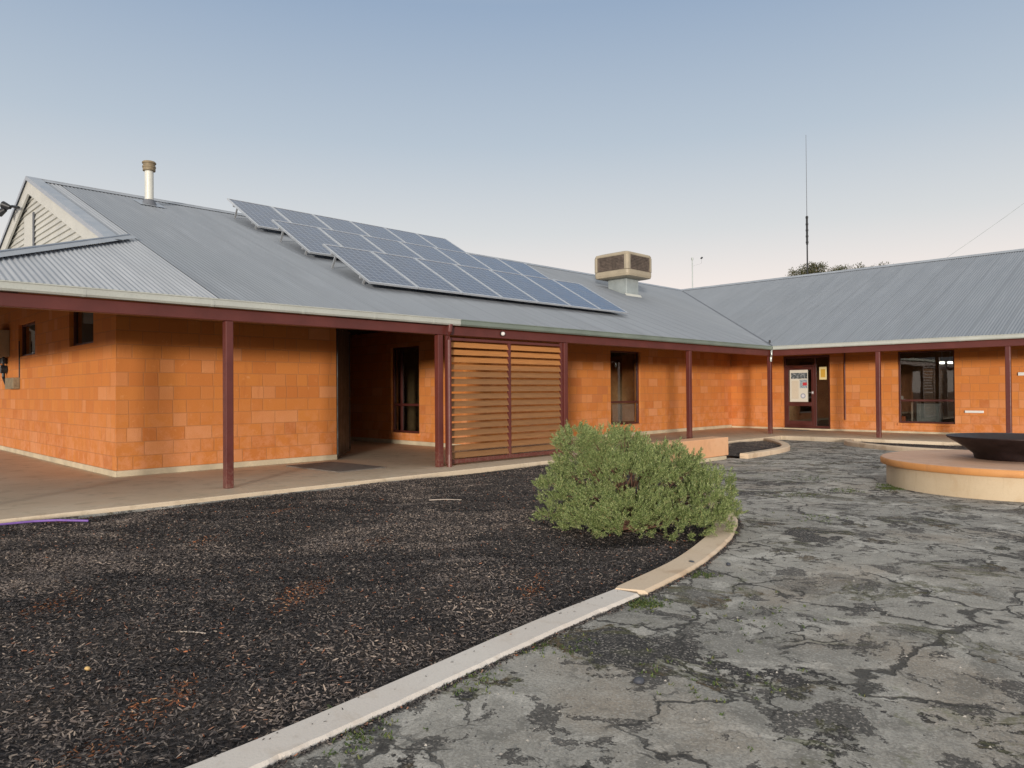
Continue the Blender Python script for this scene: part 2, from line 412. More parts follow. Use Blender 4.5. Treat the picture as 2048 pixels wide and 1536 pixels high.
# ------------------------------------------------------------------ dimensions
ZE, KK, E = 2.69, .3992, .15           # gutter top, roof slope, gutter line
RX = -8.27; ZR = ZE + KK * (E - RX)    # ridge
WX, WY = -2.75, 2.70                   # wall planes of the two wings
YEND, YG = -20.7, -17.7                # end eave, gable plane
XR = 15.0                              # far end of right wing
def zl(x): return ZE + KK * (E - x)
def zr(y): return ZE + KK * (y + E)

bld = empty('brick_building'); tag(bld, 'long low L-shaped orange block building with grey corrugated roof and maroon veranda posts', 'building')

# ------------------------------------------------------------------ ground, slab, road, mulch
g = MB(); g.add([(-400, -400, -.16), (400, -400, -.16), (400, 400, -.16), (-400, 400, -.16)], [(0, 1, 2, 3)])
tag(g.build('ground', M['soil']), kind='structure')
g = MB(); g.prism([(-19, -23), (.7, -23), (.7, -.75), (XR+1, -.75), (XR+1, 17.5), (-19, 17.5)], -.15, 0)
tag(g.build('veranda_pavement', M['slab'], bevel=.012), kind='structure')

def catmull(P, m=8):
    P = [P[0]] + list(P) + [P[-1]]; out = []
    for i in range(1, len(P)-2):
        p0, p1, p2, p3 = [np.array(q, float) for q in P[i-1:i+3]]
        for t in np.linspace(0, 1, m, endpoint=False):
            out.append(tuple(.5*((2*p1)+(-p0+p2)*t+(2*p0-5*p1+4*p2-p3)*t*t+(-p0+3*p1-3*p2+p3)*t**3)))
    out.append(tuple(P[-2])); return out
def kerb_mesh(path, w, z0, z1, seed=0):
    """swept kerb with rounded shoulders and a chipped road side; the road side is to the right of travel"""
    r = random.Random(seed); mb = MB(); rings = []
    for i, p in enumerate(path):
        a = np.array(path[max(i-1, 0)]); b = np.array(path[min(i+1, len(path)-1)]); d = (b-a)/np.linalg.norm(b-a)
        nrm = np.array([d[1], -d[0]])
        j = .6*(r.uniform(-.009, .009)) if r.random() < .8 else r.uniform(-.014, .004); c = .016
        prof = [(-w/2, z0), (-w/2, z1-c), (-w/2+c, z1), (w/2-c*1.2+j*.5, z1), (w/2+j*.8, z1-c), (w/2+j, z0)]
        rings.append([(p[0]+nrm[0]*o, p[1]+nrm[1]*o, z) for o, z in prof])
    n = 6; vs = [v for q in rings for v in q]
    fs = [(i*n+k, i*n+(k+1) % n, (i+1)*n+(k+1) % n, (i+1)*n+k) for i in range(len(path)-1) for k in range(n)]
    fs += [tuple(range(n)), tuple(reversed(range((len(path)-1)*n, len(path)*n)))]
    mb.add(vs, fs); return mb
k1 = [(7.62, -26), (7.66, -23), (7.63, -21.3), (7.59, -20.4), (7.53, -19.8), (7.455, -19.2), (7.345, -18.35), (7.27, -17.46)]
k2 = [(7.27, -17.44), (7.12, -16.48), (6.88, -15.62), (6.67, -15.05), (6.3, -14.3), (5.5, -13.1), (4.6, -11.8), (3.7, -10.6), (3.05, -9.6)]
K1 = catmull(k1, 14); K2 = catmull(k2, 10)
# direction of travel is +y, so the road (+x) lies to the right
o = kerb_mesh(K1, .215, -.15, -.03, 1).build('kerb', M['kerb'], smooth=False)
tag(o, 'long pale grey concrete kerb running diagonally beside the dark mulch in the foreground', 'kerb', 'concrete kerbs edging the mulch beds')
k2p = K2[0:]; k2p = [(K2[0][0]+.01, K2[0][1]+.02)] + K2[1:]
o = kerb_mesh(k2p, .235, -.15, -.022, 2).build('kerb', M['kerb_sand'])
tag(o, 'sandy curved concrete kerb piece disappearing under the green bush', 'kerb', 'concrete kerbs edging the mulch beds')
k3 = catmull([(2.72, -6.95), (2.7, -6.2), (2.66, -5.4), (2.5, -4.5), (2.15, -3.7), (1.75, -3.05), (1.25, -2.4), (.82, -1.9)], 8)
o = kerb_mesh(k3, .2, -.15, -.01, 3).build('kerb', M['kerb_sand'])
tag(o, 'short sandy kerb hooking round the small mulch bed beside the low orange bench wall', 'kerb', 'concrete kerbs edging the mulch beds')
k4 = catmull([(2.75, -.95), (2.8, -1.3), (3.05, -1.75), (3.6, -2.25), (4.4, -2.75), (5.6, -3.05), (7.5, -3.1), (10, -3.1), (15, -3.1)], 8)
o = kerb_mesh(k4, .2, -.15, -.01, 4).build('kerb', M['kerb_sand'])
tag(o, 'sandy kerb curving round the mulch bed behind the round platform', 'kerb', 'concrete kerbs edging the mulch beds')

def inside(poly, P):
    x, y = P[:, 0], P[:, 1]; r = np.zeros(len(P), bool); n = len(poly); j = n-1
    for i in range(n):
        xi, yi = poly[i]; xj, yj = poly[j]
        c = ((yi > y) != (yj > y)) & (x < (xj-xi)*(y-yi)/(yj-yi+1e-12)+xi); r ^= c; j = i
    return r
def bumps(x, y):
    return (.034*np.sin(x*1.7+.6)*np.sin(y*1.1) + .020*np.sin(x*3.9+y*2.3) + .013*np.sin(y*6.1-x*4.7) + .006*np.sin(x*13+y*9)*np.sin(y*15-x*3))
def edge_drop(x, y, poly):
    d = np.full(len(x), 9.)
    for i in range(len(poly)):
        a = np.array(poly[i]); b = np.array(poly[(i+1) % len(poly)]); ab = b-a; L = ab@ab + 1e-9
        t = np.clip(((x-a[0])*ab[0]+(y-a[1])*ab[1])/L, 0, 1)
        d = np.minimum(d, np.hypot(x-a[0]-t*ab[0], y-a[1]-t*ab[1]))
    return d
def mulch_bed(name, poly, zc, chips, seed):
    r = np.random.default_rng(seed); P = np.array(poly)
    x0, y0 = P.min(0); x1, y1 = P.max(0)
    st = .11; gx = np.arange(x0-st, x1+st, st); gy = np.arange(y0-st, y1+st, st)
    X, Y = np.meshgrid(gx, gy); pts = np.c_[X.ravel(), Y.ravel()]
    ins = edge_drop(pts[:, 0], pts[:, 1], poly); isin = inside(poly, pts); ok = isin | (ins < .10)
    dz = np.clip(ins/.35, 0, 1); dz[~isin] = 0
    Z = zc - .035*(1-dz) + bumps(pts[:, 0], pts[:, 1])*dz
    idx = np.arange(len(pts)).reshape(X.shape); mb = MB(); keep = -np.ones(len(pts), int)
    F = []
    for j in range(len(gy)-1):
        for i in range(len(gx)-1):
            q = (idx[j, i], idx[j, i+1], idx[j+1, i+1], idx[j+1, i])
            if ok[list(q)].all(): F.append(q)
    used = sorted({i for f in F for i in f})
    for k, i in enumerate(used): keep[i] = k
    mb.v = [(pts[i, 0], pts[i, 1], Z[i]) for i in used]; mb.f = [tuple(int(keep[i]) for i in f) for f in F]
    o = mb.build(name, M['mulch'], smooth=True); tag(o, kind='structure')
    # chips: denser near the viewer's end of the bed
    n = chips; c = np.c_[r.uniform(x0, x1, n*3), r.uniform(y0, y1, n*3)]
    w = r.random(len(c)); dens = np.clip(1.15-(c[:, 1]+22)/11, .18, 1)
    c = c[inside(poly, c) & (w < dens)][:n]
    c = c[edge_drop(c[:, 0], c[:, 1], poly) > .03]; n = len(c)
    ins = np.clip(edge_drop(c[:, 0], c[:, 1], poly)/.35, 0, 1)
    z = zc - .035*(1-ins) + bumps(c[:, 0], c[:, 1])*ins + r.uniform(.001, .014, n)
    a = r.uniform(0, 2*PI, n); L = r.uniform(.005, .016, n)*(1+1.2*r.random(n)*(r.random(n) > .95)); Wd = r.uniform(.002, .0048, n)
    t = r.normal(0, .3, n); roll = r.normal(0, .6, n)
    d = np.c_[np.cos(a)*np.cos(t), np.sin(a)*np.cos(t), np.sin(t)]; s_ = np.c_[-np.sin(a)*np.cos(roll), np.cos(a)*np.cos(roll), np.sin(roll)]
    ctr = np.c_[c, z]; A = d*L[:, None]; B = s_*Wd[:, None]
    V = np.stack([ctr-A-B*.5, ctr-A*.2-B, ctr+A-B*.4, ctr+A*.9+B*.5, ctr-A*.1+B, ctr-A+B*.6], 1).reshape(-1, 3)
    q = .25+np.sin(c[:, 0]*1.3+c[:, 1]*.5+1)*np.sin(c[:, 1]*1.1-c[:, 0]*.4)+.6*np.sin(c[:, 0]*3.1+c[:, 1]*2.2)*np.sin(c[:, 1]*2.9)+.35*np.sin(c[:, 0]*7-c[:, 1]*6)
    pale = (r.random(n) < np.clip((q-.25)*1.5, .05, .95))
    rs = np.sin(c[:, 0]*2.7+2)*np.sin(c[:, 1]*2.1+.7)+.7*np.sin(c[:, 0]*6.3+c[:, 1]*5.1)
    rust = (r.random(n) < np.clip((rs-1.1)*1.2, 0, .45)) & (c[:, 1] < -17) & ~pale
    m6 = np.repeat(pale, 6); u6 = np.repeat(rust, 6); return V[~m6 & ~u6], V[m6], V[u6]
slabx = .74
polyA = [(slabx, -26)] + [(x-.09, y) for x, y in K1] + [(x-.09, y-.02) for x, y in K2] + [(2.3, -9.6), (2.0, -9.0), (2.0, -7.2), (2.6, -6.9)] + [(x-.08, y) for x, y in k3] + [(slabx, -1.95)]
polyB = [(2.84, -.8)] + [(x+.05, y+.07) for x, y in k4] + [(15, -.8)]
xs = np.concatenate([np.arange(.55, 8.3, .085), np.linspace(8.4, 26, 34)]); ys = np.concatenate([np.linspace(-40, -24.1, 22), np.arange(-24, -.55, .1)])
nx, ny = len(xs), len(ys)
def zroad(x, y):
    t = np.clip((np.asarray(y)+15.5)/4.5, 0, 1); t = t*t*(3-2*t)
    return -.056-.062*t+.006*np.sin(x*.9+y*.4)*np.sin(y*.7)
GX, GY = np.meshgrid(xs, ys); gp = np.c_[GX.ravel(), GY.ravel()]
gz0 = zroad(gp[:, 0], gp[:, 1]) - .085*(inside(polyA+[], gp) | inside(polyB, gp))
g = MB(); g.v = [(float(q[0]), float(q[1]), float(z_)) for q, z_ in zip(gp, gz0)]
g.f = [(j*nx+i, j*nx+i+1, (j+1)*nx+i+1, (j+1)*nx+i) for j in range(ny-1) for i in range(nx-1)]
tag(g.build('driveway', M['road'], smooth=True), kind='structure')
VA, VA2, VA3 = mulch_bed('mulch_bed', polyA, -.045, 420000, 5)
VB, VB2, VB3 = mulch_bed('mulch_bed', polyB, -.05, 9000, 6)
tag(np_mesh('mulch_chips', np.concatenate([VA, VB]), 6, M['chips']), kind='stuff')
tag(np_mesh('pale_mulch_chips', np.concatenate([VA2, VB2]), 6, M['chips_pale']), kind='stuff')
tag(np_mesh('rusty_mulch_chips', np.concatenate([VA3, VB3]), 6, M['chips_rust']), kind='stuff')

# loose gravel on the driveway
def gravel():
    r = np.random.default_rng(3); n = 26000
    c = np.c_[r.uniform(3, 16, n), -22 + 20*r.random(n)**1.6]
    hole = inside([(x+.14, y) for x, y in K1+K2] + [(0, -9), (0, -26)], c); c = c[~hole]
    cl = np.sin(c[:, 0]*2.1+1)*np.sin(c[:, 1]*1.7)+.5*np.sin(c[:, 0]*5+c[:, 1]*4)
    c = c[(cl > .55) | (r.random(len(c)) < .25)]; n = len(c)
    s = r.uniform(.003, .010, n)**1.0; a = r.uniform(0, 2*PI, n)
    base = np.array([(1, 0, 0), (-.4, .9, 0), (-.6, -.8, 0), (.1, .1, .75)])
    ca, sa = np.cos(a), np.sin(a)
    P = np.stack([np.stack([base[k, 0]*ca-base[k, 1]*sa, base[k, 0]*sa+base[k, 1]*ca, np.full(n, base[k, 2])], 1)*s[:, None] for k in range(4)], 1)
    P += np.c_[c, zroad(c[:, 0], c[:, 1])][:, None, :]
    me = bpy.data.meshes.new('gravel'); V = P.reshape(-1, 3)
    F = np.array([(0, 1, 3), (1, 2, 3), (2, 0, 3)]); F = (F[None] + 4*np.arange(n)[:, None, None]).reshape(-1, 3)
    me.from_pydata(V.tolist(), [], F.tolist()); me.materials.append(M['gravel'])
    o = bpy.data.objects.new('loose_gravel', me); C.objects.link(o); tag(o, kind='stuff')
gravel()
def debris():
    r = np.random.default_rng(31); out = []
    for K, w in ((K1, .115), (K2, .125)):
        K = np.array(K); seg = np.diff(K, axis=0); L = np.linalg.norm(seg, axis=1); ok = (K[:-1, 1] > -23.5)
        for i in np.nonzero(ok)[0]:
            m = int(L[i]*700); t = r.random(m); d = seg[i]/L[i]; nr = np.array([d[1], -d[0]])
            lump = .012+.02*abs(math.sin(K[i, 1]*3.1)*math.sin(K[i, 1]*7.7+1))
            off = w-.004+np.abs(r.normal(0, 1, m))*lump
            out.append(K[i]+seg[i]*t[:, None]+nr*off[:, None])
            m2 = int(L[i]*30); t = r.random(m2); out.append(K[i]+seg[i]*t[:, None]+nr*r.uniform(-.1, .0, m2)[:, None]**1.0)
    c = np.concatenate(out); n = len(c); onk = np.zeros(n, bool)
    dist = np.min(np.hypot(c[:, None, 0]-np.array(K1+K2)[None, :, 0], c[:, None, 1]-np.array(K1+K2)[None, :, 1]), 1)
    z = np.where(dist < .107, -.028, zroad(c[:, 0], c[:, 1])+r.uniform(.001, .010, n))
    keep = (dist >= .107) | (r.random(n) < .5); c, z = c[keep], z[keep]; n = len(c)
    a = r.uniform(0, 2*PI, n); l = r.uniform(.003, .010, n); w = r.uniform(.002, .005, n); t = r.normal(0, .3, n)
    d = np.c_[np.cos(a), np.sin(a), t]*l[:, None]; s_ = np.c_[-np.sin(a), np.cos(a), r.normal(0, .4, n)]*w[:, None]; p = np.c_[c, z]
    tag(np_mesh('kerb_debris', np.stack([p-d-s_, p+d-s_*.4, p+d*.8+s_, p-d*.7+s_], 1).reshape(-1, 3), 4, M['chips']), kind='stuff')
debris()
# low weeds along kerb and platform
def weeds():
    r = np.random.default_rng(8); cs = []
    for (x, y, n, sp) in [(7.55, -18.6, 60, .12), (7.47, -17.55, 180, .07), (7.68, -19.9, 70, .1), (7.6, -19.2, 60, .1), (7.72, -20.6, 90, .1), (6.62, -9.95, 260, .09), (6.5, -9.6, 120, .08),
                          (8.1, -17.2, 30, .2), (8.45, -18.4, 40, .2), (6.9, -13.4, 40, .2), (5.9, -11.5, 40, .2), (5.2, -9.6, 40, .2), (7.35, -16.6, 60, .06), (6.2, -10.6, 60, .14)]:
        cs.append(np.c_[r.normal(x, sp, n), r.normal(y, sp, n)])
    c = np.concatenate(cs); n = len(c); k = 5
    c = np.repeat(c, k, 0)+r.normal(0, .008, (n*k, 2)); n *= k
    a = r.uniform(0, 2*PI, n); h = r.uniform(.004, .016, n); l = r.uniform(.006, .02, n); w = r.uniform(.002, .005, n)
    b = np.c_[c, zroad(c[:, 0], c[:, 1])]; d = np.c_[np.cos(a)*l, np.sin(a)*l, h]; s_ = np.c_[-np.sin(a)*w, np.cos(a)*w, np.zeros(n)]
    V = np.stack([b-s_, b+s_, b+d*.7+s_, b+d], 1).reshape(-1, 3)
    tag(np_mesh('low_weeds', V, 4, M['grass']), kind='stuff')
weeds()

# ------------------------------------------------------------------ walls
def wall(axis, cst, a0, a1, z0, z1, holes, thick, mat=M['block'], name='wall', out=1):
    """wall face at axis=cst facing out*axis; holes (a0,a1,z0,z1)"""
    mb = MB(); inn = cst - out*thick
    A = sorted({a0, a1, *[h[0] for h in holes], *[h[1] for h in holes]}); Z = sorted({z0, z1, *[h[2] for h in holes], *[h[3] for h in holes]})
    A = [a for a in A if a0 <= a <= a1]; Z = [z for z in Z if z0 <= z <= z1]
    P = (lambda c, a, z: (c, a, z)) if axis == 0 else (lambda c, a, z: (a, c, z))
    def hole(a, z): return any(h[0] < a < h[1] and h[2] < z < h[3] for h in holes)
    for i in range(len(A)-1):
        for j in range(len(Z)-1):
            if hole((A[i]+A[i+1])/2, (Z[j]+Z[j+1])/2): continue
            for c in (cst, inn): mb.add([P(c, A[i], Z[j]), P(c, A[i+1], Z[j]), P(c, A[i+1], Z[j+1]), P(c, A[i], Z[j+1])], [(0, 1, 2, 3)])
    def rev(h):
        b0, b1, c0, c1 = h
        for (p, q) in (((b0, c0), (b1, c0)), ((b1, c0), (b1, c1)), ((b1, c1), (b0, c1)), ((b0, c1), (b0, c0))):
            mb.add([P(cst, *p), P(cst, *q), P(inn, *q), P(inn, *p)], [(0, 1, 2, 3)])
    rev((a0, a1, z0, z1))
    for h in holes: rev((max(h[0], a0), min(h[1], a1), max(h[2], z0), min(h[3], z1)))
    return mb.build(name, mat, bld)
T = .24
PL = .10   # plinth height
ZT = 3.72
winA = (-4.44, -2.93, .35, 2.55)     # left wing window (y range)
REC_Y = -10.08; BLK_Y = -13.60
wall(0, WX, -17.72, BLK_Y, PL, ZT, [], T)                                       # toilet block front
wall(0, WX, REC_Y, WY - .002, PL, ZT, [winA], T)                                # left wing front
endw = [(-5.5, -3.98, 2.27, 2.98), (-9.72, -8.15, 2.24, 2.98)]
wall(1, -17.72, -13.7, WX-T, PL, ZT, endw, T, out=-1)                        # end wall
recw = (-5.78, -4.56, .3, 2.55)
wall(1, REC_Y, -9.2, WX-T, PL, ZT, [recw], T, out=-1)                        # passage wall
wall(1, BLK_Y, -9.2, WX-T, PL, ZT, [], T, out=1)                                # passage side of block
doorh = (-.80, .77, PL-.04, 2.5); winB = (2.83, 4.37, .31, 2.5)
wall(1, WY, WX, XR, PL-.04, ZT, [doorh, winB], T, out=-1)                       # right wing front
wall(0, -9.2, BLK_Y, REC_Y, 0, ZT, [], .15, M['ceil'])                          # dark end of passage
wall(0, -13.7, -17.72, 14, 0, ZT-.3, [], T, out=-1)                             # rear walls (seen only from behind)
wall(1, 14, -13.7, XR, 0, ZT-.3, [], T, out=1)
wall(0, XR, WY, 14, 0, ZT, [], T, out=1)
# plinth
pb = MB(); t = .018
pb.box(WX-T, WX+t, -17.72-t, BLK_Y+.003, -.0, PL); pb.box(WX-T, WX+t, REC_Y-t, WY-.02, 0, PL)
pb.box(-13.7, WX-T, -17.72-t, -17.72+T, 0, PL); pb.box(-9.0, WX-T, REC_Y-t, REC_Y+T, 0, PL)
pb.box(WX+t, -.80, WY-t, WY+T, 0, PL-.04); pb.box(.77, XR, WY-t, WY+T, 0, PL-.04); pb.box(-.80, .77, WY-t-.05, WY+T, 0, PL-.045)
pb.build('plinth', M['plinth'], bld, bevel=.006)
# sloped lining under veranda roof
cl = MB()
def quad(a, b, c, d): cl.add([a, b, c, d], [(0, 1, 2, 3)])
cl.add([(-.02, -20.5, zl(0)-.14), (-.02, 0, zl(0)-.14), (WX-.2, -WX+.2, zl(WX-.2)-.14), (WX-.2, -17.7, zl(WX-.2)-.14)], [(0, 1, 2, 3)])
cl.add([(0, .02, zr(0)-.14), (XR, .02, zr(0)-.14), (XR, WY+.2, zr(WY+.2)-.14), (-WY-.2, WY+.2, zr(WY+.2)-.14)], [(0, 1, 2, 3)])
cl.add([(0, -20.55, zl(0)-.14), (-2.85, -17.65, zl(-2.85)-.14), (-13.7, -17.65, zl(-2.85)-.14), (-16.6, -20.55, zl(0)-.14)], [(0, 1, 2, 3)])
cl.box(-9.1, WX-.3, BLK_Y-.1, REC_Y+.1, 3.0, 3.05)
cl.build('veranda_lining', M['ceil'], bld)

# windows
def window(axis, cst, h, out, transom=None, mullion=None, sill=True, fw=.05, lab=None, back=.07):
    a0, a1, z0, z1 = h
    o = empty('window'); o.parent = bld
    P = (lambda m, c0, c1, a, b, z, w: m.box(min(c0, c1), max(c0, c1), a, b, z, w)) if axis == 0 else (lambda m, c0, c1, a, b, z, w: m.box(a, b, min(c0, c1), max(c0, c1), z, w))
    c0 = cst - out*back; c1 = c0 - out*.07
    f = MB()
    P(f, c0, c1, a0+.002, a0+fw, z0+.002, z1-.002); P(f, c0, c1, a1-fw, a1-.002, z0+.002, z1-.002)
    P(f, c0, c1, a0+fw, a1-fw, z0+.002, z0+fw); P(f, c0, c1, a0+fw, a1-fw, z1-fw, z1-.002)
    cc0, cc1 = c0+out*.004, c1
    if transom:
        P(f, cc0, cc1, a0+fw, a1-fw, transom-.03, transom+.03)
    if mullion:
        segs = [(z0+fw, z1-fw)] if not transom else [(z0+fw, transom-.03), (transom+.03, z1-fw)]
        for s0, s1 in segs: P(f, cc0, cc1, mullion-.028, mullion+.028, s0, s1)
    f.build('window_frame', M['frame'], o, bevel=.004)
    g_ = MB(); cg = c0 - out*.035; P(g_, cg, cg-out*.006, a0+fw-.005, a1-fw+.005, z0+fw-.005, z1-fw+.005)
    g_.build('pane', M['glass'], o)
    if sill:
        s = MB(); P(s, cst+out*.035, c0-out*.01, a0-.02, a1+.02, z0-.075, z0-.001)
        s.build('sill', M['block'], o, bevel=.01)
    return o
window(0, WX, winA, 1, transom=1.02, mullion=None)
window(1, -17.72, endw[0], -1, sill=False); window(1, -17.72, endw[1], -1, sill=False)
window(1, REC_Y, recw, -1, transom=1.03, mullion=-5.42)
window(1, WY, winB, -1, transom=1.0)
# rooms behind the glass
rm = MB()
rm.box(-6.6, -6.5, -9.6, 6.4, 0, 2.9); rm.box(-6.5, XR-.5, 6.4, 6.5, 0, 2.9)
rm.build('inner_wall', M['inwall'], bld)
rm = MB(); rm.box(-6.5, WX-T-.01, -9.7, 6.4, 2.86, 2.9); rm.box(WX-T, XR-.5, WY+T+.01, 6.4, 2.87, 2.91)
rm.build('room_ceiling', M['inwall'], bld)
rm = MB(); rm.box(-6.5, WX-T-.01, -9.7, 6.4, 0.002, .03); rm.box(WX-T, XR-.5, WY+T+.01, 6.4, .002, .04)
rm.build('room_floor', M['infloor'], bld)

# entrance door with side light
dr = empty('door'); dr.parent = bld
y0, y1 = WY+.05, WY+.12; f = MB(); a0, a1, z0, z1 = doorh; ml = .27
f.box(a0+.002, a0+.07, y0, y1, z0+.002, z1-.002); f.box(a1-.06, a1-.002, y0, y1, z0+.002, z1-.002)
f.box(a0+.07, a1-.06, y0, y1, z1-.09, z1-.002); f.box(a0+.07, a1-.06, y0, y1, z0+.002, .14); f.box(ml-.03, ml+.03, y0, y1, .14, z1-.09)
f.box(a0+.07, ml-.03, y0+.003, y1, 2.12, 2.18)
f.build('door_frame', M['frame'], dr, bevel=.004)
f = MB(); f.box(a0+.075, a0+.16, y0-.012, y1-.03, .145, 2.115); f.box(ml-.13, ml-.035, y0-.012, y1-.03, .145, 2.115)
for s0, s1 in ((.145, .30), (.80, .93), (2.02, 2.115)): f.box(a0+.16, ml-.13, y0-.012, y1-.03, s0, s1)
f.build('door_leaf', M['frame'], dr, bevel=.004)
f = MB(); f.box(a0+.155, ml-.125, y0+.02, y0+.026, .295, .805); f.box(a0+.155, ml-.125, y0+.02, y0+.026, .925, 2.025)
f.box(a0+.065, ml-.025, y0+.03, y0+.036, 2.175, z1-.085); f.box(ml+.025, a1-.055, y0+.03, y0+.036, .135, z1-.085)
f.build('pane', M['glass'], dr)
f = MB(); f.box(ml-.115, ml-.055, y0-.022, y0-.013, 1.2, 1.3); f.tube((ml-.085, y0-.02, 1.25), (ml-.085, y0-.075, 1.25), .012); f.tube((ml-.085, y0-.075, 1.25), (ml-.19, y0-.075, 1.25), .011)
f.build('door_handle', M['alu'], dr)

# poster and notices on the glass
def flat_mat(name, fn):
    m, n, b = new_mat(name, rough=.5); fn(n, b); return m
def poster_nodes(n, b):
    x, y, z = n.sep(n.coord())   # local: x 0..w, z 0..h in metres
    def rect(x0, x1, z0, z1, e=.003):
        f = n.math('MULTIPLY', n.smooth(x, x0-e, x0+e), n.smooth(x, x1-e, x1+e, 1, 0))
        return n.math('MULTIPLY', f, n.math('MULTIPLY', n.smooth(z, z0-e, z0+e), n.smooth(z, z1-e, z1+e, 1, 0)))
    c = n.mix(rect(.0, .60, .0, 1.1), (.62, .60, .52), (.62, .60, .52))
    ln = n.math('GREATER_THAN', n.math('FRACT', n.math('MULTIPLY', z, 26.)), .62)
    txt = n.math('MULTIPLY', ln, n.math('GREATER_THAN', n.noise(n.mapping(n.coord(), (60, 1, 26)), 1, 1), .45))
    c = n.mix(n.math('MULTIPLY', n.math('MULTIPLY', rect(.05, .30, .08, .70), txt), .45), c, (.2, .2, .2))
    c = n.mix(rect(.03, .30, .08, .74), c, c)
    c = n.mix(n.math('MULTIPLY', rect(.06, .30, .10, .72), .35), c, (.60, .47, .30))
    photo = n.ramp(n.noise(n.mapping(n.coord(), (6, 1, 9)), 2.2, 4, .7), [(.35, (.01, .02, .025)), (.5, (.09, .11, .12)), (.65, (.42, .45, .47))])
    c = n.mix(rect(.04, .60, .78, .98), c, photo)
    blue = n.ramp(n.noise(n.mapping(n.coord(), (9, 1, 9)), 3, 3, .6), [(.35, (.08, .13, .2)), (.6, (.4, .47, .5))])
    c = n.mix(rect(.34, .60, .46, .75), c, blue)
    c = n.mix(rect(.44, .585, .55, .65), c, (.5, .04, .05))
    r = n.math('SQRT', n.math('ADD', n.math('POWER', n.math('SUBTRACT', x, .45), 2.), n.math('POWER', n.math('SUBTRACT', z, .20), 2.)))
    c = n.mix(n.smooth(r, .085, .09, 1, 0), c, (.30, .33, .40)); c = n.mix(n.smooth(r, .05, .055, 1, 0), c, (.62, .62, .66))
    n.l.new(c, b.inputs['Base Color'])
M['poster'] = flat_mat('poster_print', poster_nodes)
def notice_nodes(n, b):
    x, y, z = n.sep(n.coord())
    ln = n.math('GREATER_THAN', n.math('FRACT', n.math('MULTIPLY', z, 24.)), .6)
    inx = n.math('MULTIPLY', n.smooth(x, .04, .05), n.smooth(x, .19, .20, 1, 0)); inz = n.math('MULTIPLY', n.smooth(z, .07, .08), n.smooth(z, .34, .35, 1, 0))
    c = n.mix(n.math('MULTIPLY', inx, inz), (.68, .58, .30), (.60, .36, .05)); c = n.mix(n.math('MULTIPLY', n.math('MULTIPLY', inx, inz), n.math('MULTIPLY', ln, .4)), c, (.2, .12, .03))
    n.l.new(c, b.inputs['Base Color'])
M['notice'] = flat_mat('notice_print', notice_nodes)
f = MB(); f.box(0, .62, 0, .004, 0, 1.08)
o = f.build('poster', M['poster']); o.location = (-.60, y0+.012, .94)
o.scale = (1, 1, 1); tag(o, 'large pale poster with photo panel filling the upper pane of the entrance door', 'poster')
f = MB(); f.box(0, .3, 0, .004, 0, .09)
o = f.build('sign_strip', M['leaf_orange']); o.location = (-.46, y0+.004, 2.035)
tag(o, 'small orange strip sign above the large poster on the door', 'sign')
f = MB(); f.box(0, .24, 0, .004, 0, .42)
o = f.build('notice', M['notice']); o.location = (.40, y0+.022, 1.68)
tag(o, 'yellow paper notice taped inside the narrow glass beside the door', 'notice')
# things seen through the glass
o = MB(); o.box(3.22, 3.82, 3.15, 3.6, .04, .90); o.box(3.26, 3.78, 3.14, 3.15, .1, .46); o.box(3.26, 3.78, 3.14, 3.15, .5, .86)
tag(o.build('filing_cabinet', M['zinc'], bevel=.01), 'grey metal cabinet standing inside behind the large right window', 'cabinet')
o = MB(); o.box(1.9, 3.1, 3.2, 3.8, .96, 1.0)
for x in (1.95, 3.04):
    for y in (3.25, 3.74): o.box(x, x+.04, y, y+.04, .04, .96)
tag(o.build('desk', M['stick']), 'pale desk standing inside the room behind the large right window', 'desk')
o = MB(); o.box(2.5, 2.9, 3.1, 3.19, .32, .5); tag(o.build('storage_box', M['leaf_orange'], bevel=.01), 'small orange box on the floor shelf behind the large right window', 'box')
o = MB(); o.box(2.45, 3.0, 3.02, 3.19, .04, .319); tag(o.build('low_shelf', M['infloor']), 'low dark shelf under the orange box behind the large right window', 'shelf')
o = MB(); o.box(2.5, 2.8, 3.3, 3.5, 1.0, 1.04); o.box(2.53, 2.75, 3.32, 3.48, 1.04, 1.13); tag(o.build('paper_stack', M['white']), 'white papers on the desk behind the large right window', 'papers')
lm, ln_, lb = new_mat('lamp_tube', (.9, .9, .85)); lb.inputs['Emission Color'].default_value = (1, .93, .82, 1); lb.inputs['Emission Strength'].default_value = 4
for x, lab in ((3.56, 'left one of two small white ceiling lamps glowing inside the large right window'), (3.79, 'right one of two small white ceiling lamps glowing inside the large right window')):
    la = empty('ceiling_lamp', (x, 4.6, 2.18)); tag(la, lab, 'lamp', 'ceiling lamps inside the large right window')
    f = MB(); f.box(-.055, .055, -.09, .09, -.04, .03); f.build('diffuser', lm, la, bevel=.01); f = MB(); f.box(-.06, .06, -.1, .1, .031, .05); f.box(-.008, .008, -.008, .008, .05, 2.868-2.18); f.build('housing', M['white'], la)
o = MB(); o.box(-3.25, -3.06, -3.72, -2.8, .42, .95)
tag(o.build('carton', M['stick'], bevel=.01), 'pale beige carton behind the lower pane of the tall narrow window', 'box')
o = MB(); o.box(-3.35, -3.05, -3.95, -2.7, .035, .418)
tag(o.build('low_cupboard', M['infloor']), 'dark low cupboard carrying the beige carton behind the tall narrow window', 'cupboard')

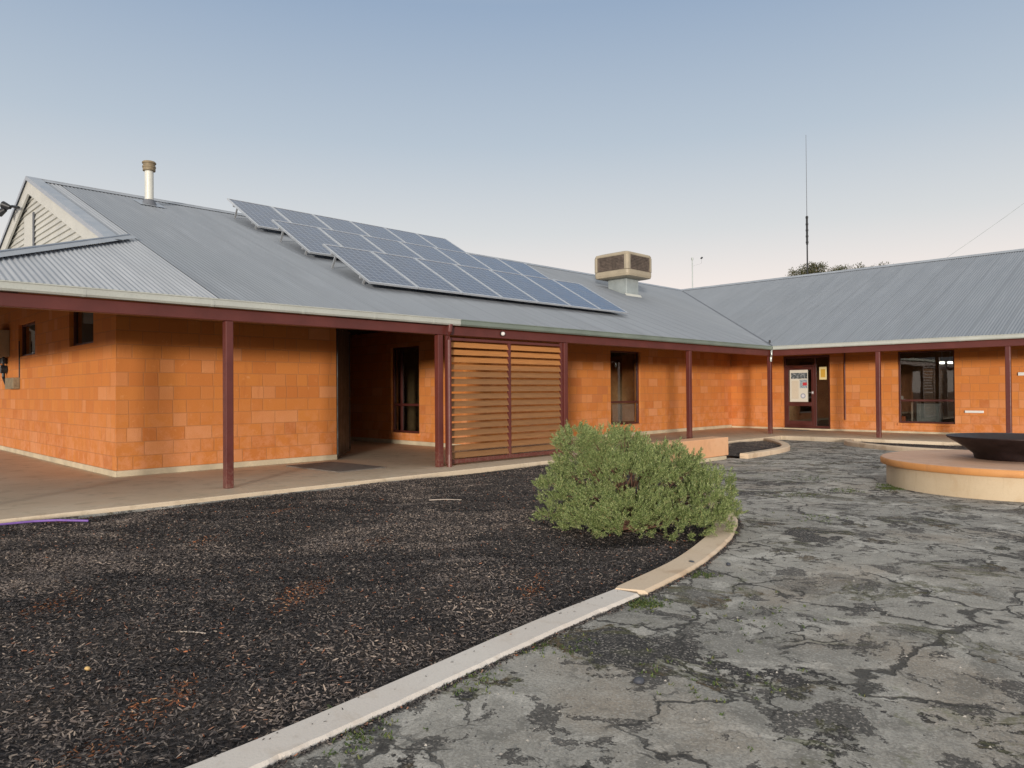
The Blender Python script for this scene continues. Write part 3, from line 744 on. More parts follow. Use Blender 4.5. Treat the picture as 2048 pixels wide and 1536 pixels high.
# ------------------------------------------------------------------ veranda posts, beams, gutters
posts = [(0, -17.06), (0, -13.16), (0, -9.69), (0, -4.67), (0, 0), (3.16, 0), (6.21, 0), (9.3, 0), (12.4, 0), (0, -20.55)]
for i, (x, y) in enumerate(posts):
    p = MB(); h = .058; p.box(x-h, x+h, y-h, y+h, -.002, 2.398)
    o = p.build('veranda_post', M['maroon'], bld, bevel=.012)
b = MB(); b.box(-.055, .06, -20.6, -.0605, 2.4, 2.565); b.build('veranda_beam', M['maroon'], bld, bevel=.008)
b = MB(); b.box(-.055, XR, -.06, .055, 2.4, 2.565); b.build('veranda_beam', M['maroon'], bld, bevel=.008)
b = MB(); b.box(-16.6, -.055, -20.6, -20.49, 2.4, 2.565); b.build('veranda_beam', M['maroon'], bld, bevel=.008)
# rafters
rf = MB()
for y in np.arange(-19.9, -.6, 1.2):
    rf.add([(.05, y, zl(.05)-.13), (.05, y+.05, zl(.05)-.13), (WX, y+.05, zl(WX)-.13), (WX, y, zl(WX)-.13), (.05, y, zl(.05)-.03), (.05, y+.05, zl(.05)-.03), (WX, y+.05, zl(WX)-.03), (WX, y, zl(WX)-.03)],
           [(0, 1, 2, 3), (4, 5, 6, 7), (0, 1, 5, 4), (1, 2, 6, 5), (2, 3, 7, 6), (3, 0, 4, 7)])

def gutter(axis, c, a0, a1, out, mat, nm='gutter', joints=()):
    """quad gutter; profile outwards from c"""
    mb = MB(); pr = [(0, 2.68), (0, 2.575), (.085, 2.575), (.105, 2.60), (.105, 2.672), (.118, 2.676), (.118, 2.69), (.098, 2.69), (.095, 2.60), (.08, 2.585), (.008, 2.585), (.008, 2.68)]
    def P(o, z, a): return (c+out*o, a, z) if axis == 0 else (a, c+out*o, z)
    n = len(pr); mb.add([P(o, z, a0) for o, z in pr]+[P(o, z, a1) for o, z in pr], [(i, (i+1) % n, n+(i+1) % n, n+i) for i in range(n)])
    def plate(a, w, g_):
        q = [(-.001-g_, 2.575-g_), (.087+g_, 2.575-g_), (.106+g_, 2.60-g_), (.106+g_, 2.668), (-.001-g_, 2.668)]
        k = len(q); mb.add([P(o, z, a-w) for o, z in q]+[P(o, z, a+w) for o, z in q], [tuple(range(k)), tuple(range(k, 2*k))]+[(i, (i+1) % k, k+(i+1) % k, k+i) for i in range(k)])
    plate(a0+.004, .003, 0); plate(a1-.004, .003, 0)
    for j in joints: plate(j, .022, .003)
    return mb.build(nm, mat, bld)
gutter(0, .075, -20.82, -12.78, 1, M['gut_cream'], joints=(-18.95, -17.35, -15.95, -14.65, -13.4))
gutter(0, .076, -12.775, -.19, 1, M['gut_green'], joints=(-9, -5, -2))
gutter(1, -.075, .19, XR, -1, M['gut_cream'], joints=(1.0, 2.2, 3.6, 5.2, 7.0, 8.8))
gutter(1, -20.62, -16.8, .07, -1, M['gut_cream'])
# corner gutter piece
cg = MB(); cg.box(.078, .185, -.185, -.078, 2.577, 2.60); cg.box(.02, .30, -.30, -.19, 2.6, 2.61)
cg = MB(); cg.prism([(.079, -.19), (.19, -.19), (.19, -.079), (.079, -.079)], 2.574, 2.6)
cg.build('gutter_corner', M['zinc'], bld)
# downpipes
d = MB(); d.path([(.14, -13.0, 2.585), (.145, -13.02, 2.45), (.13, -13.03, 2.3), (.13, -13.03, .2), (.13, -13.03, .02)], .045, 14)
d.tube((.135, -13.035, .13), (.135, -13.035, .22), .051, n=14); d.tube((.135, -13.035, -.05), (.135, -13.035, .13), .048, n=14)
d.build('downpipe', M['maroon'], bld, smooth=False)
d = MB(); d.path([(.13, -.13, 2.58), (.13, -.13, 2.44), (.085, -.085, 2.36), (.085, -.085, 2.22)], .03, 12); d.tube((.085, -.085, 2.3), (.085, -.085, 2.35), .036)
d.build('downpipe', M['zinc'], bld)
d = MB(); d.path([(1.26, WY-.04, 2.9), (1.26, WY-.04, .37)], .022, 10); d.build('downpipe', M['maroon'], bld)

# ------------------------------------------------------------------ roof
def corr_plane(rng_a, pts, axis, low, top, zf, amp=.009, per=.076, sub=6):
    """corrugated strip surface. a runs along axis; low(a)/top(a) give the other coordinate of the lower and upper ends"""
    a0, a1 = rng_a; n = int((a1-a0)/per*sub)+1; A = np.linspace(a0, a1, n); mb = MB(); vs = []
    for a in A:
        z = amp*math.cos(2*PI*a/per); l, t = low(a), top(a)
        for u in (0, .5, 1):
            o = l+(t-l)*u; vs.append(((o, a, zf(o)+z) if axis == 1 else (a, o, zf(o)+z)))
    fs = []
    for i in range(n-1):
        for k in (0, 1): fs.append((i*3+k, i*3+k+1, (i+1)*3+k+1, (i+1)*3+k))
    mb.add(vs, fs); return mb
EO = E+.0   # sheet edge just over the gutter
YS = -17.25
r1 = corr_plane((YS, 8.27), None, 1, lambda a: min(E, -a), lambda a: RX, zl).build('roof', M['roof_y'], bld, smooth=True)
r2 = corr_plane((YEND, YS-.01), None, 1, lambda a: E, lambda a: E-max(0.02, (a-YEND)) if a < YG-.05 else RX, zl).build('roof', M['roof_new'], bld, smooth=True)
r3 = corr_plane((-8.27, XR), None, 0, lambda a: max(-E, -a), lambda a: 8.27, zr).build('roof', M['roof_x'], bld, smooth=True)
# end skirt below the gable, and rear slopes
zend = lambda y: ZE + KK*(y-YEND)
corr_plane((-16.69, .15), None, 0, lambda a: YEND, lambda a: min(YG, YEND+max(.02, min(E-a, a+16.69))), zend, sub=4).build('roof', M['roof_new'], bld, smooth=True)
zb = lambda x: ZE + KK*(x+16.69)
corr_plane((YG, 16.69), None, 1, lambda a: -16.69, lambda a: RX if a < 8.27 else -a, zb, sub=4).build('roof', M['roof_y'], bld, smooth=True)
zb2 = lambda y: ZE + KK*(16.69-y)
corr_plane((-16.69, XR), None, 0, lambda a: 16.69, lambda a: 8.27 if a > RX else -a, zb2, sub=4).build('roof', M['roof_x'], bld, smooth=True)
corr_plane((YEND, YG), None, 1, lambda a: -16.69, lambda a: -16.69+max(.02, a-YEND), zb, sub=4).build('roof', M['roof_new'], bld, smooth=True)
# ridge caps, hip cap, valley, barge flashings (sub-parts of the first roof sheet)
def cap(a, b, na, nb, w=.17, lift=.022, t=.004):
    """bent flashing from a to b with wings going out along na and nb"""
    a, b, na, nb = Vector(a), Vector(b), Vector(na), Vector(nb); mb = MB(); L = Vector((0, 0, lift)); T_ = Vector((0, 0, t))
    v = [a+na*w+L*.8, a+L*1.6, a+nb*w+L*.8, b+na*w+L*.8, b+L*1.6, b+nb*w+L*.8]
    mb.add(v+[q+T_ for q in v], [(0, 1, 4, 3), (1, 2, 5, 4), (6, 7, 10, 9), (7, 8, 11, 10), (0, 6, 9, 3), (2, 8, 11, 5), (0, 1, 7, 6), (1, 2, 8, 7), (3, 4, 10, 9), (4, 5, 11, 10)])
    mb.tube(a+L*1.7, b+L*1.7, .016, n=8)
    return mb
sl = math.cos(math.atan(KK)); sn = math.sin(math.atan(KK))
cap((RX, YG-.12, ZR), (RX, 8.27, ZR), (sl, 0, -sn), (-sl, 0, -sn)).build('ridge_cap', M['flash'], r1)
cap((RX, 8.27, ZR), (XR, 8.27, ZR), (0, -sl, -sn), (0, sl, -sn)).build('ridge_cap', M['flash'], r3)
zc3 = zl(-2.85)
cap((.17, -20.72, ZE-.004), (-3.15, -17.4, zl(-3.15)+.012), (.0, sl, 0), (-sl*.9, 0, 0), w=.14, lift=.045).build('hip_cap', M['flash'], r2)
v = MB(); vp0, vp1 = Vector((.13, -.13, ZE+.012)), Vector((-8.2, 8.2, ZR-.02)); s1 = Vector((.07, .07, 0)); 
v.add([vp0-s1, vp0+s1, vp1+s1, vp1-s1], [(0, 1, 2, 3)]); 
v.add([vp0-s1*.5+Vector((0, 0, .012)), vp0+s1*.5+Vector((0, 0, .012)), vp1+s1*.5+Vector((0, 0, .012)), vp1-s1*.5+Vector((0, 0, .012))], [(0, 1, 2, 3)])
v.build('valley_flashing', M['flash_dark'], r1)

# gable: cladding, barge boards, centre louvre, flashing
gb = empty('gable'); gb.parent = bld
zc = ZE+KK*3.0; hw = (ZR-zc)/KK
cb = MB(); nb = int((ZR-zc)/.125)
for i in range(nb):
    z0_ = zc+i*.125; z1_ = z0_+.125
    w0, w1 = (ZR-z0_)/KK-.12, max(.02, (ZR-z1_)/KK-.12)
    if w0 < .1: continue
    x0_, x1_, X0, X1 = RX-w0, RX+w0, RX-w1, RX+w1; ya, yb_ = YG-.045, YG-.012
    cb.add([(x0_, ya, z0_), (x1_, ya, z0_), (X1, yb_, z1_), (X0, yb_, z1_), (x0_, yb_+.02, z0_), (x1_, yb_+.02, z0_)], [(0, 1, 2, 3), (0, 1, 5, 4)])
cb.build('cladding', M['cream'], gb)
vt = MB(); vt.box(RX-.62, RX+.10, YG-.075, YG-.046, zc+.0, zc+1.42); vt.build('gable_panel', M['cream'], gb, bevel=.005)
vt = MB(); vt.box(RX+.105, RX+.19, YG-.068, YG-.047, zc, zc+1.42)
vt.build('gable_vent', M['flash_dark'], gb)
for s, nm in ((1, 'barge_board'), (-1, 'barge_board')):
    bb = MB(); e = 3.0+2.42 if False else hw
    p0 = (RX, ZR-.005); p1 = (RX+s*(hw+.05), zc-.03); dd = .32
    bb.add([(p0[0], YG-.13, p0[1]), (p1[0], YG-.13, p1[1]), (p1[0], YG-.13, p1[1]-.0), (p1[0]-s*.62, YG-.13, p1[1]-.02), (p0[0], YG-.13, p0[1]-dd),
            (p0[0], YG-.09, p0[1]), (p1[0], YG-.09, p1[1]), (p1[0], YG-.09, p1[1]-.0), (p1[0]-s*.62, YG-.09, p1[1]-.02), (p0[0], YG-.09, p0[1]-dd)],
           [(0, 1, 3, 4), (5, 6, 8, 9), (0, 1, 6, 5), (4, 3, 8, 9), (1, 3, 8, 6)])
    bb.build(nm, M['cream'], gb)
    c2 = MB(); q0 = Vector((RX, YG-.17, ZR+.035)); q1 = Vector((RX+s*(hw+.12), YG-.17, zc+.0)); up = Vector((0, 0, .02)); iy = Vector((0, .26, 0)); dn = Vector((0, 0, -.07))
    c2.add([q0, q1, q1+iy, q0+iy, q0+dn, q1+dn, q0+up, q1+up, q1+iy+up, q0+iy+up], [(0, 1, 2, 3), (0, 1, 5, 4), (6, 7, 8, 9), (0, 1, 7, 6), (3, 2, 8, 9)])
    c2.build('barge_flashing', M['flash'], gb)

# slatted screen between the second and third posts
ss = empty('slatted_screen'); ss.parent = bld
f = MB(); sy0, sym, sy1 = -12.97, -11.37, -9.80; h = .025
for y in (sy0, sy1): f.box(-h, h, y-.03, y+.03, .04, 2.40-.002)
f.box(-h-.004, h+.004, sym-.032, sym+.032, .09, 2.31)
f.box(-h, h, sy0+.03, sy1-.03, .035, .11); f.box(-h, h, sy0+.03, sy1-.03, 2.31, 2.36)
f.build('screen_frame', M['maroon'], ss, bevel=.004)
sm = MB(); ns = 16; z = .165
for i in range(ns):
    zc_ = .185+i*.1365
    for (a, b) in ((sy0+.032, sym-.034), (sym+.034, sy1-.032)):
        j = random.uniform(-.003, .003); hh = .049; th = .011; sk = .022
        sm.add([(sk-th, a, zc_-hh+j), (sk+th, a, zc_-hh+j), (-sk+th, a, zc_+hh+j), (-sk-th, a, zc_+hh+j), (sk-th, b, zc_-hh), (sk+th, b, zc_-hh), (-sk+th, b, zc_+hh), (-sk-th, b, zc_+hh)],
               [(0, 1, 2, 3), (4, 5, 6, 7), (0, 1, 5, 4), (1, 2, 6, 5), (2, 3, 7, 6), (3, 0, 4, 7)])
sm.build('slats', M['slat'], ss)

# open dark gate folded into the passage
gt = empty('open_gate', (WX-.03, BLK_Y+.03, 0), math.atan2(1.28, -1.5)); tag(gt, 'dark metal gate folded open at the mouth of the shaded passage', 'gate')
f = MB(); f.box(0, .05, -.02, .02, .03, 2.75); f.box(1.75, 1.8, -.02, .02, .03, 2.75); f.box(.05, 1.75, -.02, .02, .03, .09); f.box(.05, 1.75, -.02, .02, 2.69, 2.75); f.box(.05, 1.75, -.02, .02, 1.2, 1.26)
f.build('gate_frame', M['dark'], gt)
f = MB()
f.box(.05, 1.75, -.006, .006, .09, 1.2); f.box(.05, 1.75, -.006, .006, 1.26, 2.69)
f.build('sheet_panel', M['dark'], gt)
# door mat
f = MB(); f.box(-.85, .85, -.5, .5, 0, .016)
o = f.build('door_mat', M['mat'], bevel=.006); o.location = (-1.42, -14.45, .001); o.rotation_euler.z = .05
tag(o, 'dark flat door mat on the concrete in front of the shaded passage', 'mat')
f = MB(); f.box(-.5, .5, -.3, .3, 0, .014)
o = f.build('door_mat', M['mat'], bevel=.005); o.location = (-.35, 2.25, .001); tag(o, 'thin greenish mat on the concrete before the entrance door with posters', 'mat')

# lamp on beam
lp = empty('beam_light', (.062, -11.62, 2.49)); tag(lp, 'small round white bulkhead light on the maroon beam above the slatted screen', 'light')
f = MB(); f.tube((0, 0, 0), (.025, 0, 0), .048, n=20); f.build('base', M['dark'], lp)
f = MB(); f.lathe([(.001, .055), (.02, .05), (.034, .036), (.04, .015), (.04, 0)], 20)
o = f.build('globe', M['white'], lp, smooth=True); o.rotation_euler.y = PI/2; o.location = (.024, 0, 0)

# boxes on the end wall
o = MB(); o.box(-11.6, -10.62, -17.95, -17.725, 2.28, 2.92); o.box(-11.5, -10.72, -17.962, -17.951, 2.32, 2.88)
tag(o.build('switchboard', M['beige_box'], bevel=.01), 'beige metal wall box high on the end wall at the left edge', 'wall box')
pv = empty('pipe_and_valve', (-10.9, -17.8, 2.28)); tag(pv, 'black pipe with valve hanging below the beige wall box', 'pipe')
f = MB(); f.path([(0, 0, 0), (0, 0, -.35), (.02, 0, -.5), (.3, 0, -.66), (.45, 0, -.7)], .035, 10); f.tube((0, 0, -.02), (0, 0, -.16), .09, n=12); f.build('pipe', M['dark'], pv)
f = MB(); f.tube((0, -.06, -.3), (0, .06, -.3), .1, n=12); f.build('valve', M['dark'], pv); f = MB(); f.tube((0, -.07, -.22), (0, -.05, -.22), .035, n=10); f.build('tap', M['zinc'], pv)
o = MB(); o.box(-10.4, -9.55, -17.86, -17.725, 1.5, 1.76); tag(o.build('junction_box', M['rust'], bevel=.008), 'small brown box low on the end wall beside the black pipe', 'wall box')
o = MB(); o.path([(-9.57, -17.735, 2.6), (-9.57, -17.735, 1.76)], .012, 8); tag(o.build('wall_cable', M['dark']), 'thin dark cable running down the end wall to the brown box', 'cable')
# small fittings on right wing wall
o = MB(); o.box(4.63, 5.1, WY-.05, WY-.001, .645, .715); tag(o.build('wall_outlet', M['white'], bevel=.01), 'small white fitting low on the orange wall right of the large window', 'wall fitting')
o = MB(); o.box(5.93, 6.12, WY-.045, WY-.001, 1.70, 1.79); tag(o.build('name_plate', M['white'], bevel=.008), 'small white plate on the orange wall at the right edge of the photo', 'plate')
# black spike at the roof valley
o = MB(); o.tube((.02, -.02, ZE+.02), (.02, -.02, ZE+.12), .008); o.tube((.02, -.02, ZE+.12), (.02, -.02, ZE+.2), .035, .025, n=12); o.tube((.0, -.04, ZE+.02), (.12, -.12, ZE-.06), .012)
tag(o.build('roof_sensor', M['dark']), 'tiny black sensor standing at the foot of the roof valley', 'sensor')

# ------------------------------------------------------------------ solar panels
PW, PLN = 1.19, 1.96
pa = empty('solar_panel')
f = MB(); e = .035; hh = .04
f.box(0, PW-.012, 0, e, 0, hh); f.box(0, PW-.012, PLN-e, PLN, 0, hh); f.box(0, e, e, PLN-e, 0, hh); f.box(PW-.012-e, PW-.012, e, PLN-e, 0, hh)
f.build('panel_frame', M['alu'], pa)
f = MB(); f.box(e-.002, PW-.01-e, e-.002, PLN-e+.002, .006, hh-.006)
o = f.build('cell_sheet', M['solar'], pa)
# legs and rail (local z up from panel plane); tilt difference to roof about 8.5 degrees
tl = math.radians(30.0); rfp = math.atan(KK)
for yy in (.35, 1.55):
    f = MB(); f.box(.0, PW-.012, yy-.02, yy+.02, -.04, -.001); f.build('rail', M['alu'], pa)
for yy in (.35, 1.55):
    dz = .10+yy*math.sin(tl-rfp)
    f = MB(); f.add([(.1, yy-.015, -.04), (.14, yy-.015, -.04), (.14, yy+.015, -.04), (.1, yy+.015, -.04), (.1, yy-.015+.0, -.04-dz*.9), (.14, yy-.015, -.04-dz*.9), (.14, yy+.015, -.04-dz*.9), (.1, yy+.015, -.04-dz*.9)],
                    [(0, 1, 2, 3), (4, 5, 6, 7), (0, 1, 5, 4), (1, 2, 6, 5), (2, 3, 7, 6), (3, 0, 4, 7)])
    f.build('bracket', M['alu'], pa)
rows = [(-1.45, -13.68, 7, 'bottom'), (-3.66, -13.68, 7, 'middle'), (-6.02, -13.68, 6, 'top')]
# local x -> world +y, local y -> up slope (-x, +z), local z -> panel normal
Rm = Matrix(((0, -math.cos(tl), math.sin(tl)), (1, 0, 0), (0, math.sin(tl), math.cos(tl)))).to_4x4()
ordn = ['leftmost', 'second from the left', 'third from the left', 'fourth from the left', 'fifth from the left', 'sixth from the left', 'rightmost']
first = True
for bx, by, nn, rn in rows:
    for i in range(nn):
        if first: r = pa; first = False
        else:
            r = pa.copy(); C.objects.link(r)
            for ch in list(pa.children):
                c = ch.copy(); C.objects.link(c); c.parent = r
        r.matrix_world = Matrix.Translation((bx, by+i*PW, zl(bx)+.11)) @ Rm
        od = 'rightmost' if i == nn-1 else ordn[i]
        tag(r, 'blue solar panel on the roof, %s in the %s row' % (od, rn), 'solar panel', 'solar panels in three stepped rows on the roof')

# ------------------------------------------------------------------ flue, cooler, floodlight, masts, wire
fl = empty('roof_flue', (-7.5, -15.6, zl(-7.5))); tag(fl, 'white round flue pipe with rusty brown cowl near the left end of the ridge', 'flue')
f = MB(); f.tube((0, 0, -.1), (0, 0, .8), .095, n=24); f.build('pipe', M['flue'], fl, smooth=False)
f = MB(); f.lathe([(.10, .76), (.135, .77), (.135, .84), (.145, .845), (.145, .875), (.13, .88), (.13, .93), (.15, .94), (.15, .965), (.13, .985), (.0, 1.0)], 24); f.build('cowl', M['rust'], fl)
f = MB(); f.lathe([(.19, -.06), (.15, .02), (.12, .09), (.106, .1)], 24); f.build('collar', M['flash_dark'], fl)
f = MB(); q = .28
f.add([(-q, -q, KK*q+.02), (q, -q, -KK*q+.02), (q, q, -KK*q+.02), (-q, q, KK*q+.02)], [(0, 1, 2, 3)]); f.build('flashing', M['flash'], fl)

zc0 = zl(-5.4)
co = empty('evaporative_cooler', (-5.3, -.3, zc0-.13)); tag(co, 'boxy beige evaporative cooler with dark side pads standing on the roof near the ridge', 'air cooler')
f = MB(); f.box(-.40, .40, -.36, .36, -.3, .58); f.build('duct', M['zinc'], co, bevel=.01)
f = MB(); q = .56
f.add([(-q, -.5, KK*q+.03), (q, -.5, -KK*q+.03), (q, .5, -KK*q+.03), (-q, .5, KK*q+.03)], [(0, 1, 2, 3)])
f.add([(.41, -.48, -.41*KK+.02), (.52, -.48, -.52*KK+.03), (.52, .48, -.52*KK+.03), (.41, .48, -.41*KK+.02), (.41, -.48, .0), (.41, .48, .0)], [(0, 1, 2, 3), (4, 1, 2, 5)])
f.build('flashing', M['flue'], co)
def rsq(h, r, n=6):
    out = []
    for cx, cy, a0 in ((h-r, h-r, 0), (-h+r, h-r, PI/2), (-h+r, -h+r, PI), (h-r, -h+r, 1.5*PI)):
        for k in range(n+1): a = a0+PI/2*k/n; out.append((cx+r*math.cos(a), cy+r*math.sin(a)))
    return out
def loft(rings):
    mb = MB(); n = len(rings[0][0]); vs = [(x, y, z) for ring, z in rings for x, y in ring]
    fs = [(i*n+k, i*n+(k+1) % n, (i+1)*n+(k+1) % n, (i+1)*n+k) for i in range(len(rings)-1) for k in range(n)]
    fs += [tuple(reversed(range(n))), tuple(range((len(rings)-1)*n, len(rings)*n))]; mb.add(vs, fs); return mb
H2 = .745
loft([(rsq(.62, .1), .55), (rsq(H2-.02, .12), .58), (rsq(H2, .12), .66), (rsq(H2, .12), .78), (rsq(H2-.03, .12), .80)]).build('tray', M['cooler'], co)
loft([(rsq(H2-.03, .12), .801), (rsq(H2-.035, .12), 1.30)]).build('core', M['pad'], co)
loft([(rsq(H2-.01, .12), 1.30), (rsq(H2+.0, .12), 1.34), (rsq(H2-.03, .12), 1.40), (rsq(H2-.2, .12), 1.455), (rsq(.2, .08), 1.49)]).build('lid', M['cooler'], co)
for sx, sy in ((1, 1), (1, -1), (-1, 1), (-1, -1)):
    f = MB(); c = H2-.10; f.prism([(sx*(c-.06), sy*(c+.095)), (sx*(c+.02), sy*(c+.097)), (sx*(c+.08), sy*(c+.07)), (sx*(c+.097), sy*(c+.02)), (sx*(c+.095), sy*(c-.06)), (sx*(c-.02), sy*(c-.02))], .80, 1.30)
    f.build('corner_post', M['cooler'], co)
for ax in (0, 1):
    for s in (1, -1):
        f = MB()
        for k in range(9):
            z = .84+k*.052; a, b, d0, d1 = -.5, .5, H2-.034, H2-.008
            if ax == 0: f.box(min(s*d0, s*d1), max(s*d0, s*d1), a, b, z, z+.016)
            else: f.box(a, b, min(s*d0, s*d1), max(s*d0, s*d1), z, z+.016)
        f.build('louvre', M['pad'], co)
tr = MB(); tr.add([(-4.85, -.2, zl(-4.85)+.015), (-4.55, -.45, zl(-4.55)+.015), (-3.0, .55, zl(-3.0)+.015), (-3.2, .75, zl(-3.2)+.015)], [(0, 1, 2, 3)])

fd = empty('floodlight', (-8.75, YG-.2, 5.5)); tag(fd, 'twin black floodlight sticking out from the left barge of the gable', 'floodlight')
f = MB(); f.path([(0, 0, 0), (-.25, -.08, .06), (-.5, -.16, .02)], .03, 8); f.build('arm', M['dark'], fd)
f = MB(); f.tube((-.5, -.16, .02), (-.62, -.26, -.06), .05, .09, n=14); f.tube((-.3, -.1, .04), (-.42, -.22, .1), .045, .085, n=14); f.build('lamp_head', M['dark'], fd)
f = MB(); f.tube((-.622, -.262, -.062), (-.627, -.267, -.066), .082, n=14); f.build('lens', M['white'], fd)

ms = empty('radio_mast', (-2.79, 9.5, zb2(9.5))); tag(ms, 'tall thin radio mast with knobbly lower pole and fine whip rising above the ridge', 'antenna')
f = MB(); L = 8.8-zb2(9.5); f.tube((0, 0, -.3), (0, 0, L*.62), .035, .03, n=10); f.tube((0, 0, L*.62), (0, 0, L), .045, .045, n=10)
for q in (.64, .72, .8, .88, .97): f.tube((0, 0, L*q), (0, 0, L*q+.07), .058, n=10)
f.build('pole', M['dark'], ms)
f = MB(); f.tube((0, 0, L), (0, 0, L+3.5), .015, .009, n=6); f.build('whip', M['flash_dark'], ms)
ms = empty('weather_mast', (-8.38, 9.5, zb2(9.5))); tag(ms, 'short thin grey mast with capped top and a tiny instrument cup beside it', 'antenna')
f = MB(); L = 7.7-zb2(9.5); f.tube((0, 0, -.3), (0, 0, L), .025, n=8); f.tube((0, 0, L-.05), (0, 0, L+.06), .05, n=10); f.build('pole', M['zinc'], ms)
f = MB(); f.tube((0, 0, L-.35), (.5, .0, L-.28), .0025, n=5); f.tube((.5, 0, L-.28), (.5, 0, L-.02), .003, n=5); f.tube((.46, 0, L-.04), (.55, 0, L+.0), .035, .045, n=8); f.build('instrument_cup', M['dark'], ms)
o = MB(); P0, P1 = Vector((2.8, 8.3, ZR+.05)), Vector((9.6, 8.6, 11.3))
o.path([tuple(P0.lerp(P1, t)-Vector((0, 0, .25*math.sin(PI*t)))) for t in np.linspace(0, 1, 14)], .006, 5)
tag(o.build('guy_wire', M['zinc']), 'faint thin wire slanting up from the right roof ridge to the right edge', 'wire')
o = MB(); o.tube((9.6, 8.6, ZR-.5), (9.6, 8.6, 11.4), .04, n=10); tag(o.build('wire_mast', M['zinc']), 'slim steel mast on the right ridge holding the slanting wire', 'mast')

# ------------------------------------------------------------------ platform, bowl, bench
pc = (7.88, -8.66)
pf = empty('round_platform', (*pc, -.12)); tag(pf, 'low round cream platform with terracotta top at the right edge of the driveway', 'platform')
f = MB(); f.lathe([(1.665, -.05), (1.665, .315)], 120); f.build('drum', M['render'], pf, smooth=True)
f = MB(); f.lathe([(1.66, .316), (1.735, .316), (1.75, .325), (1.75, .395), (1.742, .408), (1.735, .414)], 120); f.build('coping_edge', M['coping_edge'], pf, smooth=True)
f = MB(); f.lathe([(1.735, .4145), (1.72, .42), (0.001, .4205)], 120); f.build('coping_top', M['coping'], pf, smooth=False)
bw = empty('fire_bowl', (*pc, .301)); tag(bw, 'wide black iron fire bowl sitting on the round terracotta-topped platform', 'fire bowl')
f = MB(); f.lathe([(.001, .0), (.46, .0), (.475, .01), (.49, .075), (.60, .165), (.83, .315), (.845, .335), (.835, .345), (.80, .335), (.58, .20), (.45, .12), (.001, .11)], 96); f.build('bowl', M['iron'], bw, smooth=True)
bn = empty('bench_wall', (2.25, -8.4, -.15)); tag(bn, 'low solid orange rendered bench wall beside the mulch, partly behind the bush', 'bench')
f = MB(); f.box(-.2, .2, -1.28, 1.28, .10, .49); f.build('seat_block', M['bench'], bn, bevel=.015)
f = MB(); f.box(-.23, .25, -1.2, 1.1, -.02, .098); f.build('footing', M['plinth'], bn, bevel=.01)

# ------------------------------------------------------------------ litter
def pebble(name, loc, s, m, lab, cat):
    r = random.Random(name+str(loc)); mb = MB(); n = 10
    vs = []; 
    for i, (rr, z) in enumerate([(.001, 0), (.8, .05), (1, .4), (.7, .8), (.001, .95)]):
        for k in range(n): a = 2*PI*k/n; q = rr*r.uniform(.85, 1.15); vs.append((q*math.cos(a)*s[0], q*math.sin(a)*s[1], z*s[2]))
    mb.add(vs, [(i*n+k, i*n+(k+1) % n, (i+1)*n+(k+1) % n, (i+1)*n+k) for i in range(4) for k in range(n)])
    o = mb.build(name, m, smooth=True, loc=loc); o.rotation_euler.z = r.uniform(0, 3); tag(o, lab, cat)
pebble('stone', (6.15, -20.5, -.035), (.018, .014, .018), M['stone_y'], 'small yellow stone lying on the mulch in the lower left', 'stone')
pebble('pebble', (8.23, -18.67, -.052), (.03, .026, .03), M['stone_b'], 'round dark blue-grey pebble on the cracked bitumen near the kerb', 'stone')
pebble('dropping', (7.16, -16.42, -.022), (.028, .016, .012), M['stone_b'], 'small dark crumb lying on the sandy kerb segment', 'crumb')
pebble('pebble', (7.36, -16.2, -.052), (.03, .02, .02), M['stone_b'], 'dark pebble on the bitumen beside the sandy kerb segment', 'stone')
def leaf(loc, s, rz, lab):
    mb = MB(); n = 7; pts = []
    for i in range(n+1):
        t = i/n; w = math.sin(PI*t)**.8*.32+.01; b = .18*math.sin(PI*t)
        pts.append([(t-.5, -w, b+.1*w), (t-.5, 0, b), (t-.5, w, b+.12*w)])
    vs = [tuple(c*s for c in p) for q in pts for p in q]
    mb.add(vs, [(i*3+k, i*3+k+1, (i+1)*3+k+1, (i+1)*3+k) for i in range(n) for k in (0, 1)])
    o = mb.build('dry_leaf', M['leaf_orange'], loc=loc); o.rotation_euler = (.1, .1, rz); tag(o, lab, 'leaf')
leaf((6.65, -19.3, -.025), .06, .6, 'bright orange dry leaf on the dark mulch near the pale kerb')
leaf((5.35, -21.0, -.03), .07, 2.1, 'orange dry leaf on the mulch at the lower left')
o = MB(); o.path([(5.9, -20.0, -.02), (5.98, -19.93, -.015), (6.07, -19.87, -.02)], .004, 6); tag(o.build('stick', M['stick']), 'short pale stick lying on the mulch in the foreground', 'stick')
o = MB(); o.path([(2.95, -15.75, -.02), (3.1, -15.6, -.012), (3.25, -15.46, -.02)], .006, 6); tag(o.build('stick', M['stick']), 'pale stick lying on the mulch left of the bush', 'stick')
o = MB(); hp = [(.95, -20.4, -.03), (.92, -19.95, -.02), (.98, -19.65, -.018), (1.08, -19.45, -.02), (1.28, -19.2, -.035)]
o.path(catmull(hp, 5) if False else hp, .012, 8); tag(o.build('hose', M['purple']), 'thin purple hose lying on the mulch at the slab edge, far left', 'hose')

